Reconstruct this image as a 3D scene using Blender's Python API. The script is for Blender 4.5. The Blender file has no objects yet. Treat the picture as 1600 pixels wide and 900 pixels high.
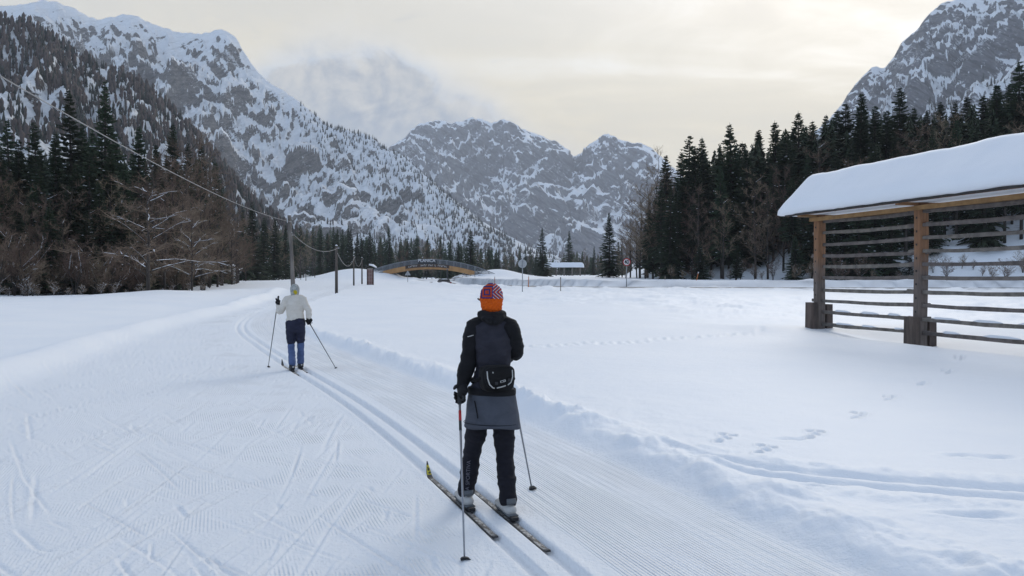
import bpy, math, random
import numpy as np
from mathutils import Vector, Matrix

random.seed(7)
rng = np.random.default_rng(7)
scene = bpy.context.scene
COL = scene.collection

# ---------------------------------------------------------------- camera
F = 1200.0                       # focal length in pixels of a 1600 px wide picture
EYE = 1.70
HZ = 434.0                       # pixel row of the horizon
cam_d = bpy.data.cameras.new('camera')
cam_d.sensor_width = 36.0
cam_d.lens = 36.0 * F / 1600.0
cam_d.clip_start = 0.05
cam_d.clip_end = 40000
cam = bpy.data.objects.new('camera', cam_d)
COL.objects.link(cam)
cam.location = (0, 0, EYE)
cam.rotation_euler = (math.radians(90) - math.atan((450 - HZ) / F), 0, 0)
scene.camera = cam

# ---------------------------------------------------------------- node helper
class N:
    """A socket with arithmetic, so node trees can be written as formulas."""
    def __init__(s, nt, sock): s.nt = nt; s.s = sock
    def _m(s, op, *a, clamp=False):
        n = s.nt.nodes.new('ShaderNodeMath'); n.operation = op; n.use_clamp = clamp
        for i, v in enumerate((s,) + a):
            if isinstance(v, N): s.nt.links.new(v.s, n.inputs[i])
            else: n.inputs[i].default_value = v
        return N(s.nt, n.outputs[0])
    def __add__(s, o): return s._m('ADD', o)
    __radd__ = __add__
    def __sub__(s, o): return s._m('SUBTRACT', o)
    def __rsub__(s, o): return s._m('MULTIPLY', -1.0)._m('ADD', o)
    def __mul__(s, o): return s._m('MULTIPLY', o)
    __rmul__ = __mul__
    def __truediv__(s, o): return s._m('DIVIDE', o)
    def pow(s, o): return s._m('POWER', o)
    def sin(s): return s._m('SINE')
    def abs(s): return s._m('ABSOLUTE')
    def fract(s): return s._m('FRACT')
    def max(s, o): return s._m('MAXIMUM', o)
    def min(s, o): return s._m('MINIMUM', o)
    def gt(s, o): return s._m('GREATER_THAN', o)
    def step(s, a, b):
        n = s.nt.nodes.new('ShaderNodeMapRange'); n.interpolation_type = 'SMOOTHSTEP'
        s.nt.links.new(s.s, n.inputs['Value'])
        n.inputs['From Min'].default_value = a; n.inputs['From Max'].default_value = b
        if a > b:
            n.inputs['From Min'].default_value = b; n.inputs['From Max'].default_value = a
            n.inputs['To Min'].default_value = 1; n.inputs['To Max'].default_value = 0
        return N(s.nt, n.outputs['Result'])

class T:
    def __init__(s, nt): s.nt = nt
    def node(s, kind, **kw):
        n = s.nt.nodes.new(kind)
        for k, v in kw.items(): setattr(n, k, v)
        return n
    def put(s, sock, v):
        if isinstance(v, N): s.nt.links.new(v.s, sock)
        elif isinstance(v, tuple) and len(v) == 3 and sock.type == 'RGBA': sock.default_value = (*v, 1)
        else: sock.default_value = v
    def coord(s, which='Object'):
        n = s.node('ShaderNodeTexCoord'); return N(s.nt, n.outputs[which])
    def xyz(s, v):
        n = s.node('ShaderNodeSeparateXYZ'); s.put(n.inputs[0], v)
        return [N(s.nt, o) for o in n.outputs]
    def vec(s, x, y, z):
        n = s.node('ShaderNodeCombineXYZ')
        for i, v in enumerate((x, y, z)): s.put(n.inputs[i], v)
        return N(s.nt, n.outputs[0])
    def map(s, v, loc=(0, 0, 0), rot=(0, 0, 0), sc=(1, 1, 1)):
        n = s.node('ShaderNodeMapping'); s.put(n.inputs['Vector'], v)
        n.inputs['Location'].default_value = loc; n.inputs['Rotation'].default_value = rot
        n.inputs['Scale'].default_value = sc
        return N(s.nt, n.outputs[0])
    def noise(s, v, scale, detail=4, rough=.55, dist=0.0, kind=None):
        n = s.node('ShaderNodeTexNoise')
        if kind: n.noise_type = kind
        s.put(n.inputs['Vector'], v); n.inputs['Scale'].default_value = scale
        n.inputs['Detail'].default_value = detail; n.inputs['Roughness'].default_value = rough
        n.inputs['Distortion'].default_value = dist
        return N(s.nt, n.outputs[0])
    def voro(s, v, scale, feature='F1', out='Distance'):
        n = s.node('ShaderNodeTexVoronoi', feature=feature)
        s.put(n.inputs['Vector'], v); n.inputs['Scale'].default_value = scale
        return N(s.nt, n.outputs[out])
    def mix(s, f, a, b):
        n = s.node('ShaderNodeMix', data_type='RGBA')
        s.put(n.inputs[0], f); s.put(n.inputs[6], a); s.put(n.inputs[7], b)
        return N(s.nt, n.outputs[2])
    def attr(s, name):
        n = s.node('ShaderNodeAttribute', attribute_name=name); return N(s.nt, n.outputs['Fac'])
    def rand(s):
        n = s.node('ShaderNodeObjectInfo'); return N(s.nt, n.outputs['Random'])
    def bump(s, h, strength=.5, dist=.02, normal=None):
        n = s.node('ShaderNodeBump'); s.put(n.inputs['Height'], h)
        n.inputs['Strength'].default_value = strength; n.inputs['Distance'].default_value = dist
        if normal: s.put(n.inputs['Normal'], normal)
        return N(s.nt, n.outputs[0])

def material(name):
    m = bpy.data.materials.new(name); m.use_nodes = True
    nt = m.node_tree; nt.nodes.clear()
    t = T(nt)
    b = t.node('ShaderNodeBsdfPrincipled'); o = t.node('ShaderNodeOutputMaterial')
    nt.links.new(b.outputs[0], o.inputs[0])
    return m, t, b
def setb(t, b, col=None, rough=None, normal=None, metal=None, spec=None):
    if col is not None: t.put(b.inputs['Base Color'], col)
    if rough is not None: t.put(b.inputs['Roughness'], rough)
    if normal is not None: t.put(b.inputs['Normal'], normal)
    if metal is not None: b.inputs['Metallic'].default_value = metal
    if spec is not None: b.inputs['Specular IOR Level'].default_value = spec

MATS = {}
def gm(name, c1, c2=None, scale=8, rough=.75, bump=0, bscale=None, stretch=(1, 1, 1), rnd=0, metal=0, spec=.4):
    """two-tone noisy material with fine relief; stretch gives grain"""
    if name in MATS: return MATS[name]
    m, t, b = material(name)
    c2 = c2 or tuple(x * .7 for x in c1)
    v = t.map(t.coord(), sc=stretch)
    n = t.noise(v, scale, 5, .6)
    f = n.step(.3, .7)
    col = t.mix(f, c1, c2)
    if rnd:
        r = t.rand()
        hs = t.node('ShaderNodeHueSaturation'); t.put(hs.inputs['Color'], col)
        t.put(hs.inputs['Value'], r * (2 * rnd) + (1 - rnd)); t.put(hs.inputs['Hue'], r * .04 + .48)
        col = N(t.nt, hs.outputs[0])
    nrm = None
    if bump: nrm = t.bump(t.noise(v, bscale or scale * 4, 4, .6), bump, .02)
    setb(t, b, col, rough, nrm, metal, spec)
    MATS[name] = m
    return m

# ---------------------------------------------------------------- sky, sun, exposure
SUN_AZ, SUN_EL = math.radians(24), math.radians(27)
SUN = Vector((math.sin(SUN_AZ) * math.cos(SUN_EL), math.cos(SUN_AZ) * math.cos(SUN_EL), math.sin(SUN_EL)))
world = bpy.data.worlds.new('World'); scene.world = world; world.use_nodes = True
wt = T(world.node_tree); world.node_tree.nodes.clear()
sky = wt.node('ShaderNodeTexSky', sky_type='NISHITA')
sky.sun_disc = False; sky.sun_elevation = SUN_EL; sky.sun_rotation = SUN_AZ
sky.altitude = 900; sky.air_density = 1.0; sky.dust_density = 1.0; sky.ozone_density = 2.2
bg = wt.node('ShaderNodeBackground'); wo = wt.node('ShaderNodeOutputWorld')
world.node_tree.links.new(bg.outputs[0], wo.inputs[0])
bg.inputs['Strength'].default_value = 0.15
def build_sky():
    t = wt
    d = t.coord('Generated')
    x, y, z = t.xyz(d)
    zc = z.max(0.0) + .16
    p = t.vec(x / zc, y / zc, 0.0)                       # a flat cloud deck overhead
    n1 = t.noise(t.map(p, sc=(.35, .8, 1)), 1.3, 7, .58, .6)
    n2 = t.noise(t.map(p, loc=(7, 3, 0), sc=(.6, .9, 1)), 3.0, 8, .62, .8)
    cosang = (x * SUN.x + y * SUN.y + z * SUN.z).max(0.0)
    glow = cosang.pow(3.0)
    thin = (n1 * .7 + n2 * .3).step(.22, .55) * .30 + .27                    # a thin veil: denser where it is seen obliquely
    cover = 1.0 - (1.0 - thin).pow((z.max(0.0) + .09).pow(-1.0))
    warm = t.mix(cosang.step(.0, .85), (2.05, 2.55, 3.3), (2.75, 2.40, 1.66))
    veil = t.mix(n2.step(.36, .62) * .40 * n1.step(.35, .6), warm, (2.05, 1.92, 1.6))
    dk = t.noise(t.map(p, loc=(1.3, 8.2, 0)), 4.2, 7, .6, .5)
    veil = t.mix(dk.step(.62, .74) * .35, veil, (1.65, 1.56, 1.36))
    # a bank of cloud piled against the far mountain, in the direction it stands in
    yy = y.max(.05); u = x / yy; v = z / yy
    fc = t.node('ShaderNodeFloatCurve'); t.put(fc.inputs['Value'], u + .5)
    cv = fc.mapping.curves[0]
    pts = [(0.0, .26), (.10, .27), (.1625, .305), (.233, .335), (.30, .335), (.367, .318), (.417, .292), (.458, .268), (.50, .238), (.542, .206), (.583, .186), (.62, .150), (.70, .09), (1.0, .02)]
    while len(cv.points) < len(pts): cv.points.new(.5, .5)
    for p_, q_ in zip(cv.points, pts): p_.location = q_
    fc.mapping.update()
    vt = N(t.nt, fc.outputs[0])
    pc = t.vec(u, v * 1.15, 0.0)
    b1 = t.noise(pc, 8.0, 10, .64, .6); b2 = t.noise(t.map(pc, loc=(3, 1, 0), sc=(1.3, .7, 1)), 6.0, 7, .6, .6)
    b3 = t.noise(pc, 17.0, 9, .62, .4); b4 = t.noise(t.map(pc, loc=(-.012, -.010, 0)), 17.0, 9, .62, .4)
    depth = vt - v + (b1 - .5) * .13 + (b3 - .5) * .03
    bank = depth.step(-.012, .06) * u.step(-.40, -.31) * y.step(.05, .3)
    lit = ((b3 - b4) * 1.9 + (b2 - .5) * 1.2 + .34) + depth.step(.14, .0) * .55
    body = t.mix(lit.step(.0, 1.0), (1.08, 1.25, 1.52), (2.2, 2.15, 2.02))
    body = t.mix(depth.step(.06, .0) * b1.step(.40, .58) * .9, body, (3.0, 2.65, 1.95))
    veil = t.mix(bank * (b2.step(.2, .6) * .08 + .90), veil, body)
    cover = cover.max(bank * .97)
    col = t.mix(cover, N(t.nt, sky.outputs[0]), veil)
    t.put(bg.inputs['Color'], col)
build_sky()
sun_d = bpy.data.lights.new('sun', 'SUN'); sun_d.energy = 0.6; sun_d.angle = math.radians(22)
sun_d.color = (1, .95, .88)
sun = bpy.data.objects.new('sun', sun_d); COL.objects.link(sun)
sun.rotation_euler = SUN.to_track_quat('Z', 'Y').to_euler()
sun.location = (0, 0, 60)
vs = scene.view_settings
vs.view_transform = 'Standard'; vs.look = 'None'; vs.gamma = 1.0; vs.exposure = 1.0
vs.use_curve_mapping = False
scene.cycles.use_denoising = True
scene.cycles.max_bounces = 6; scene.cycles.diffuse_bounces = 3; scene.cycles.glossy_bounces = 2
scene.cycles.transparent_max_bounces = 8; scene.cycles.volume_bounces = 1
scene.cycles.caustics_reflective = False; scene.cycles.caustics_refractive = False

# ---------------------------------------------------------------- noise in numpy
class Perlin:
    def __init__(s, seed):
        r = np.random.default_rng(seed)
        s.p = np.concatenate([r.permutation(512)] * 3)
        a = r.uniform(0, 2 * np.pi, 512); s.gx = np.cos(a); s.gy = np.sin(a)
    def __call__(s, x, y):
        xi = np.floor(x).astype(np.int64); yi = np.floor(y).astype(np.int64)
        xf = x - xi; yf = y - yi
        u = xf * xf * xf * (xf * (xf * 6 - 15) + 10); v = yf * yf * yf * (yf * (yf * 6 - 15) + 10)
        def g(ix, iy, fx, fy):
            h = s.p[(s.p[ix & 511] + iy) & 511]
            return s.gx[h] * fx + s.gy[h] * fy
        a = g(xi, yi, xf, yf); b = g(xi + 1, yi, xf - 1, yf)
        c = g(xi, yi + 1, xf, yf - 1); d = g(xi + 1, yi + 1, xf - 1, yf - 1)
        return (a + u * (b - a)) + v * ((c + u * (d - c)) - (a + u * (b - a)))
def fbm(P, x, y, oct=5, lac=2.03, gain=.5):
    a = 1.0; s = 0
    for i in range(oct):
        s = s + a * P(x + 17.3 * i, y - 9.1 * i); x = x * lac; y = y * lac; a *= gain
    return s
def ridged(P, x, y, oct=5, lac=2.07, gain=.5):
    a = 1.0; s = 0; w = 1.0
    for i in range(oct):
        n = 1 - np.abs(P(x + 31.7 * i, y + 5.3 * i)) * 1.6
        n = n * n * w; s = s + a * n; w = np.clip(n * 1.6, 0, 1); x = x * lac; y = y * lac; a *= gain
    return s
def sstep(x, a, b):
    q = np.clip((x - a) / (b - a), 0, 1); return q * q * (3 - 2 * q)
P0, P1, P2, P3 = Perlin(1), Perlin(2), Perlin(3), Perlin(4)

def catmull(pts, n=8):
    """smooth curve through points, chord-length parameter so uneven spacing never overshoots"""
    p = np.array(pts, float); dt = np.maximum(np.sqrt((np.diff(p, axis=0) ** 2).sum(1)), 1e-6)
    v = np.diff(p, axis=0) / dt[:, None]
    m = np.vstack([v[:1], (v[1:] * dt[:-1, None] + v[:-1] * dt[1:, None]) / (dt[:-1] + dt[1:])[:, None], v[-1:]])
    out = []
    for i in range(len(p) - 1):
        for k in range(n):
            s = k / n; s2 = s * s; s3 = s2 * s
            out.append((2 * s3 - 3 * s2 + 1) * p[i] + (s3 - 2 * s2 + s) * dt[i] * m[i] + (3 * s2 - 2 * s3) * p[i + 1] + (s3 - s2) * dt[i] * m[i + 1])
    out.append(p[-1])
    return np.array(out)
def lateral(px, py, line):
    """signed distance (right positive) to a polyline and arc position"""
    best = np.full(px.shape, 1e9); sg = np.zeros(px.shape); tt = np.zeros(px.shape); acc = 0
    for i in range(len(line) - 1):
        a = line[i]; b = line[i + 1]; d = b - a; L = np.hypot(*d); d = d / L
        rx = px - a[0]; ry = py - a[1]
        t = np.clip(rx * d[0] + ry * d[1], 0, L)
        dx = rx - d[0] * t; dy = ry - d[1] * t
        ds = dx * dx + dy * dy
        m = ds < best
        best = np.where(m, ds, best)
        sg = np.where(m, dx * d[1] - dy * d[0], sg)
        tt = np.where(m, acc + t, tt); acc += L
    return np.sign(sg) * np.sqrt(best), tt

# ---------------------------------------------------------------- object helpers
def tag(o, label=None, cat=None, group=None, kind=None):
    if label: o['label'] = label
    if cat: o['category'] = cat
    if group: o['group'] = group
    if kind: o['kind'] = kind
    return o
def thing(name, loc, label, cat, group=None, rz=0):
    o = bpy.data.objects.new(name, None); COL.objects.link(o)
    o.location = loc; o.rotation_euler = (0, 0, rz); o.empty_display_size = .2
    return tag(o, label, cat, group)
def link(name, me, parent=None):
    o = bpy.data.objects.new(name, me); COL.objects.link(o)
    if parent: o.parent = parent
    return o
def smooth(me):
    me.polygons.foreach_set('use_smooth', np.ones(len(me.polygons), bool)); me.update()
def np_mesh(name, verts, faces, mat, sm=False):
    """verts (n,3), faces (m,k) arrays"""
    me = bpy.data.meshes.new(name)
    verts = np.asarray(verts, np.float32); faces = np.asarray(faces, np.int32)
    me.vertices.add(len(verts)); me.vertices.foreach_set('co', verts.ravel())
    k = faces.shape[1]
    me.loops.add(faces.size); me.loops.foreach_set('vertex_index', faces.ravel())
    me.polygons.add(len(faces)); me.polygons.foreach_set('loop_start', np.arange(0, faces.size, k, dtype=np.int32))
    me.update(calc_edges=True)
    if mat: me.materials.append(mat)
    if sm: smooth(me)
    return me
class MB:
    """collects shapes, builds ONE mesh object"""
    def __init__(s): s.v = []; s.f = []
    def add(s, vs, fs):
        o = len(s.v); s.v += [tuple(v) for v in vs]; s.f += [tuple(i + o for i in f) for f in fs]; return s
    def box(s, c, size, R=None, taper=1.0):
        c = Vector(c); h = [q / 2 for q in size]; vs = []
        for dz in (-1, 1):
            k = taper if dz > 0 else 1
            for dx, dy in ((-1, -1), (1, -1), (1, 1), (-1, 1)):
                p = Vector((dx * h[0] * k, dy * h[1] * k, dz * h[2]))
                vs.append(c + (R @ p if R else p))
        return s.add(vs, [(3, 2, 1, 0), (4, 5, 6, 7), (0, 1, 5, 4), (1, 2, 6, 5), (2, 3, 7, 6), (3, 0, 4, 7)])
    def beam(s, a, b, w, h, up=(0, 0, 1), jit=0):
        """rectangular bar from a to b"""
        a = Vector(a); b = Vector(b); d = (b - a).normalized(); up = Vector(up)
        sd = d.cross(up).normalized(); u = sd.cross(d)
        vs = []
        for p in (a, b):
            for i, j in ((-1, -1), (1, -1), (1, 1), (-1, 1)):
                vs.append(p + sd * (i * w / 2 + random.uniform(-jit, jit)) + u * (j * h / 2 + random.uniform(-jit, jit)))
        return s.add(vs, [(0, 1, 2, 3), (7, 6, 5, 4), (4, 5, 1, 0), (5, 6, 2, 1), (6, 7, 3, 2), (7, 4, 0, 3)])
    def tube(s, path, rad, n=8, side=None, caps=True):
        """tube along a path; rad is a list of r or (a,b)"""
        path = [Vector(p) for p in path]; rings = []
        ref = Vector(side) if side else None
        vs = []; fs = []
        m = len(path)
        for i, p in enumerate(path):
            d = (path[min(i + 1, m - 1)] - path[max(i - 1, 0)]).normalized()
            if ref is None:
                ref = d.orthogonal()
            sd = (ref - d * ref.dot(d)).normalized()
            if not side: ref = sd
            fr = d.cross(sd)
            r = rad[i] if isinstance(rad, (list, tuple)) else rad
            a, b = r if isinstance(r, (tuple, list)) else (r, r)
            for k in range(n):
                q = 2 * math.pi * k / n
                vs.append(p + sd * (a * math.cos(q)) + fr * (b * math.sin(q)))
        for i in range(m - 1):
            for k in range(n):
                k2 = (k + 1) % n
                fs.append((i * n + k, i * n + k2, (i + 1) * n + k2, (i + 1) * n + k))
        if caps:
            fs.append(tuple(range(n - 1, -1, -1))); fs.append(tuple((m - 1) * n + k for k in range(n)))
        return s.add(vs, fs)
    def mesh(s, name, mat, sm=False, org=None):
        me = bpy.data.meshes.new(name)
        vs = s.v
        if org is not None:
            o = Vector(org); vs = [tuple(Vector(v) - o) for v in vs]
        me.from_pydata(vs, [], s.f); me.update()
        if mat:
            for m in (mat if isinstance(mat, list) else [mat]): me.materials.append(m)
        if sm: smooth(me)
        return me
    def build(s, name, mat, parent=None, sm=False, org=None):
        if org is None and parent is not None:
            r = parent
            while r.parent: r = r.parent
            org = r.location
            if r.rotation_euler.z: org = (0, 0, 0)
        return link(name, s.mesh(name, mat, sm, org), parent)
def dup(root, loc, rz=0, sc=None, label=None, group=None):
    r = root.copy(); COL.objects.link(r); r.location = loc; r.rotation_euler = (0, 0, rz)
    if sc: r.scale = sc
    if label: r['label'] = label
    if group: r['group'] = group
    for ch in root.children:
        c = ch.copy(); COL.objects.link(c); c.parent = r
        for g in ch.children:
            e = g.copy(); COL.objects.link(e); e.parent = c
    return r
def X(px, d): return (px - 800.0) / F * d
def Z(py, d): return EYE + (HZ - py) / F * d
def G(py): return F * EYE / (py - HZ)            # distance of flat ground seen at that row
# ================================================================ the ground
TRACK = catmull([(9.5, -20), (5.8, -10), (1.97, 0), (.03, 5.0), (-.63, 6.73), (-2.12, 10.3), (-4.0, 14.3), (-6.3, 19.2), (-8.9, 25.2),
                 (-11.2, 32.4), (-13.7, 44), (-15.6, 56), (-17.9, 70), (-21.5, 90), (-24, 112)], 6)
LEFT = catmull([(-1.5, -20), (-4.2, -5), (-6.2, 3), (-8.7, 13.1), (-12.3, 26.8), (-14.8, 40), (-18.4, 56.7), (-22.5, 75), (-28, 100)], 6)
ROAD = catmull([(3500, -700), (700, 10), (260, 60), (140, 76), (70, 84), (30, 87), (8, 95), (-3, 112), (-11, 138), (-17, 180), (-21, 240), (-24, 330), (-20, 480), (0, 1000), (60, 4000)], 6)
FOOT = catmull([(300, 3500), (150, 1200), (90, 600), (60, 420), (42, 300), (31, 200), (28, 140), (45, 112), (75, 96), (140, 78), (250, 40), (400, -60), (900, -900), (2000, -4000)], 6)
LWOOD = catmull([(-300, -4000), (-110, -300), (-75, -30), (-60, 20), (-50, 50), (-44, 66), (-46, 95), (-53, 140), (-63, 185), (-72, 260), (-95, 400), (-140, 700), (-300, 3500)], 6)
TRAIL = catmull([(.75, 7.9), (1.38, 6.95), (2.09, 6.28), (2.95, 5.92), (3.9, 5.65), (6, 5.3), (12, 4.8)], 6)
TRAIL2 = catmull([(-3.5, 24.5), (2, 28), (7.3, 31), (13, 36), (20, 44)], 6)

def ground(x, y, fine=False):
    x = np.asarray(x, float); y = np.asarray(y, float); r = np.hypot(x, y)
    sr, tr = lateral(x, y, ROAD)
    und = fbm(P0, x / 38, y / 38, 3)
    near = .10 + sstep(y, 45, 180) * .85 + und * .35 * sstep(r, 18, 60)
    far = 1.30 + np.clip(y - 95, 0, 400) * .0055 + und * .25
    near = near + .12 * fbm(P1, x / 7, y / 7, 3) * sstep(r, 8, 40)
    # near-side windrow thrown up by the plough, then the road bed, then the cut far bank
    lump = fbm(P2, x / 2.6, y / 1.6, 4)
    wind = np.exp(-((sr + 6.2 + .8 * P1(tr / 9, tr * 0)) / 1.7) ** 2) * (.60 + .75 * lump) * sstep(r, 30, 60)
    h = near + np.maximum(wind, 0) * .50
    bank = sstep(sr + .25 * fbm(P3, tr / 3.5, sr / 2, 3), 3.1, 3.5)
    lip = np.exp(-((sr - 4.9) / 1.0) ** 2) * (.22 + .35 * fbm(P2, tr / 5, sr / 4 + 40, 3))
    road = .57 + .60 * sstep(y, 95, 200) - .75 * np.exp(-((y - 131) / 12) ** 2)
    inroad = sstep(-sr, 4.4, 3.4)
    h = h * (1 - inroad) + road * inroad
    h = np.where(sr > 0, road * (1 - bank) + (far + lip) * bank, h)
    # wooded rises at both sides of the valley
    sf, _ = lateral(x, y, FOOT); q = np.clip(-sf - 2, 0, None) * (sf < 0)
    rise = 34 * (1 - np.exp(-q / 62)) + np.clip(q - 60, 0, 900) * .10
    h = h + rise * (1 + .12 * fbm(P1, x / 14, y / 14, 3)) + (q > 0) * .35 * fbm(P2, x / 4, y / 4, 4) * sstep(q, 0, 5)
    sl, _ = lateral(x, y, LWOOD); q2 = np.clip(-sl - 2, 0, 500) * (sl < 0)
    h = h + 22 * (1 - np.exp(-q2 / 110)) + .3 * fbm(P2, x / 5, y / 5, 3) * sstep(q2, 0, 6)
    # bridge ramps
    h = h + 2.9 * np.exp(-(((x + 37) / 10) ** 2 + ((y - 183) / 11) ** 2)) + 2.0 * np.exp(-(((x + 3.5) / 6.5) ** 2 + ((y - 184) / 6) ** 2))
    h = h + .9 * np.exp(-(((x + 29) / 2.5) ** 2 + ((y - 181) / 3) ** 2)) + .5 * np.exp(-(((x + 9.5) / 2.2) ** 2 + ((y - 181.5) / 3) ** 2))
    # groomed piste
    st, tt = lateral(x, y, TRACK); sL, _ = lateral(x, y, LEFT)
    inside = sstep(st, 1.95, 1.55) * sstep(sL, -.35, .5) * sstep(-y, -112, -85)
    pz = .02 * fbm(P0, x / 6, y / 6, 2) * sstep(r, 5, 20) + sstep(y, 45, 120) * .35
    h = h * (1 - inside) + pz * inside
    # soft mounds where the piste climbs away between the poles
    h = h + .55 * np.exp(-(((x + 24) / 5) ** 2 + ((y - 72) / 9) ** 2)) + .35 * np.exp(-(((x + 27) / 4) ** 2 + ((y - 58) / 5) ** 2))
    # right edge berm: lumpy snow pushed out by the groomer
    amp = sstep(-y, -60, -25)
    lumps = np.clip(fbm(P2, tt / .42, st / .26, 4) * 1.5 + .62, 0, 1.7)
    big = np.clip(fbm(P3, tt / 1.9, st / .6, 2) + .55, 0, 1.4)
    h = h + amp * np.exp(-((st - 1.98 - .10 * P1(tt / 1.2, tt * 0)) / .26) ** 2) * (.035 + .085 * lumps * big)
    h = h + amp * sstep(st, 1.8, 2.2) * sstep(-st, -4.2, -2.2) * .05 * (fbm(P3, x / .35, y / .35, 4) * .35 + .3)
    # left edge: smooth low shoulder
    h = h + .16 * np.exp(-((sL + .15) / .55) ** 2) * sstep(-y, -90, -60) * (1 + .4 * fbm(P3, x / 3, y / 3, 3))
    h = h - .12 * np.exp(-((sL + 2.6) / 1.6) ** 2) * sstep(-y, -90, -60)
    # the rack stands in a drift
    qx = x - 9.9; qy = y - 20.5; du = qx * .265 - qy * .964; dn = -qx * .964 - qy * .265
    h = h - .16 * np.exp(-((dn - .1) / .9) ** 2) * sstep(np.abs(du), 7.5, 5.5) + .10 * np.exp(-((dn - 1.7) / .8) ** 2) * sstep(np.abs(du), 8.5, 5)
    h = h + .10 * np.exp(-(((x - 8.9) / .9) ** 2 + ((y - 23.6) / .9) ** 2))
    h = h + sstep(x, 4, 12) * sstep(-y, -60, -40) * sstep(y, 24, 34) * .25 * np.clip(fbm(P2, x / 1.6, y / 2.2, 4) + .15, 0, 1)
    h = h + .16 * sstep(x, 6.5, 9) * sstep(-y, -26, -23)* sstep(y, 20, 22.5)
    # ski trail through the deep snow and a far one
    s2, t2 = lateral(x, y, TRAIL)
    trail = (sstep(-np.abs(s2 - .12), -.11, -.03) + sstep(-np.abs(s2 + .16), -.12, -.04)) * sstep(st, 1.75, 2.3)
    h = h - .055 * trail * (.8 + .5 * fbm(P3, t2 / .5, s2 / .4, 3)) + .03 * np.exp(-((np.abs(s2) - .42) / .12) ** 2) * sstep(st, 2, 2.5) * (.6 + fbm(P2, x / .2, y / .2, 3))
    s3, t3 = lateral(x, y, TRAIL2)
    rough = sstep(y, 40, 52) * sstep(-sr, 0, 6) * sstep(-y, -110, -80) * sstep(x, -12, 0)
    h = h + rough * .30 * np.clip(fbm(P1, x / 3.2 + 7, y / 2.4, 4) + .1, -.1, 1)
    h = h - .05 * np.exp(-(s3 / .22) ** 2) * (.6 + .8 * P1(t3 / .5, t3 * 0))
    if fine:
        # classic track grooves
        gv = lambda c, w: sstep(-np.abs(st - c), -w, -w * .55)
        fade = sstep(-y, -100, -60)
        h = h - .042 * fade * (gv(-.112, .052) + gv(.112, .052))
        h = h + .006 * fade * (np.exp(-((np.abs(st) - .19) / .03) ** 2))
        h = h - .018 * fade * sstep(y, 10, 17) * (gv(1.0, .06) + gv(1.24, .06))
    return h, st, sL, tt
_gx = np.arange(-260, 300, 1.0); _gy = np.arange(30, 500, 1.0)
_GH = ground(*np.meshgrid(_gx, _gy, indexing='ij'))[0]
def gz(x, y):
    if y > 40 and -255 < x < 295 and y < 495:
        i = int(x + 260); j = int(y - 30); a = x + 260 - i; b = y - 30 - j
        return float(_GH[i, j] * (1 - a) * (1 - b) + _GH[i + 1, j] * a * (1 - b) + _GH[i, j + 1] * (1 - a) * b + _GH[i + 1, j + 1] * a * b)
    return float(ground(np.array([x]), np.array([y]))[0][0])

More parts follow.
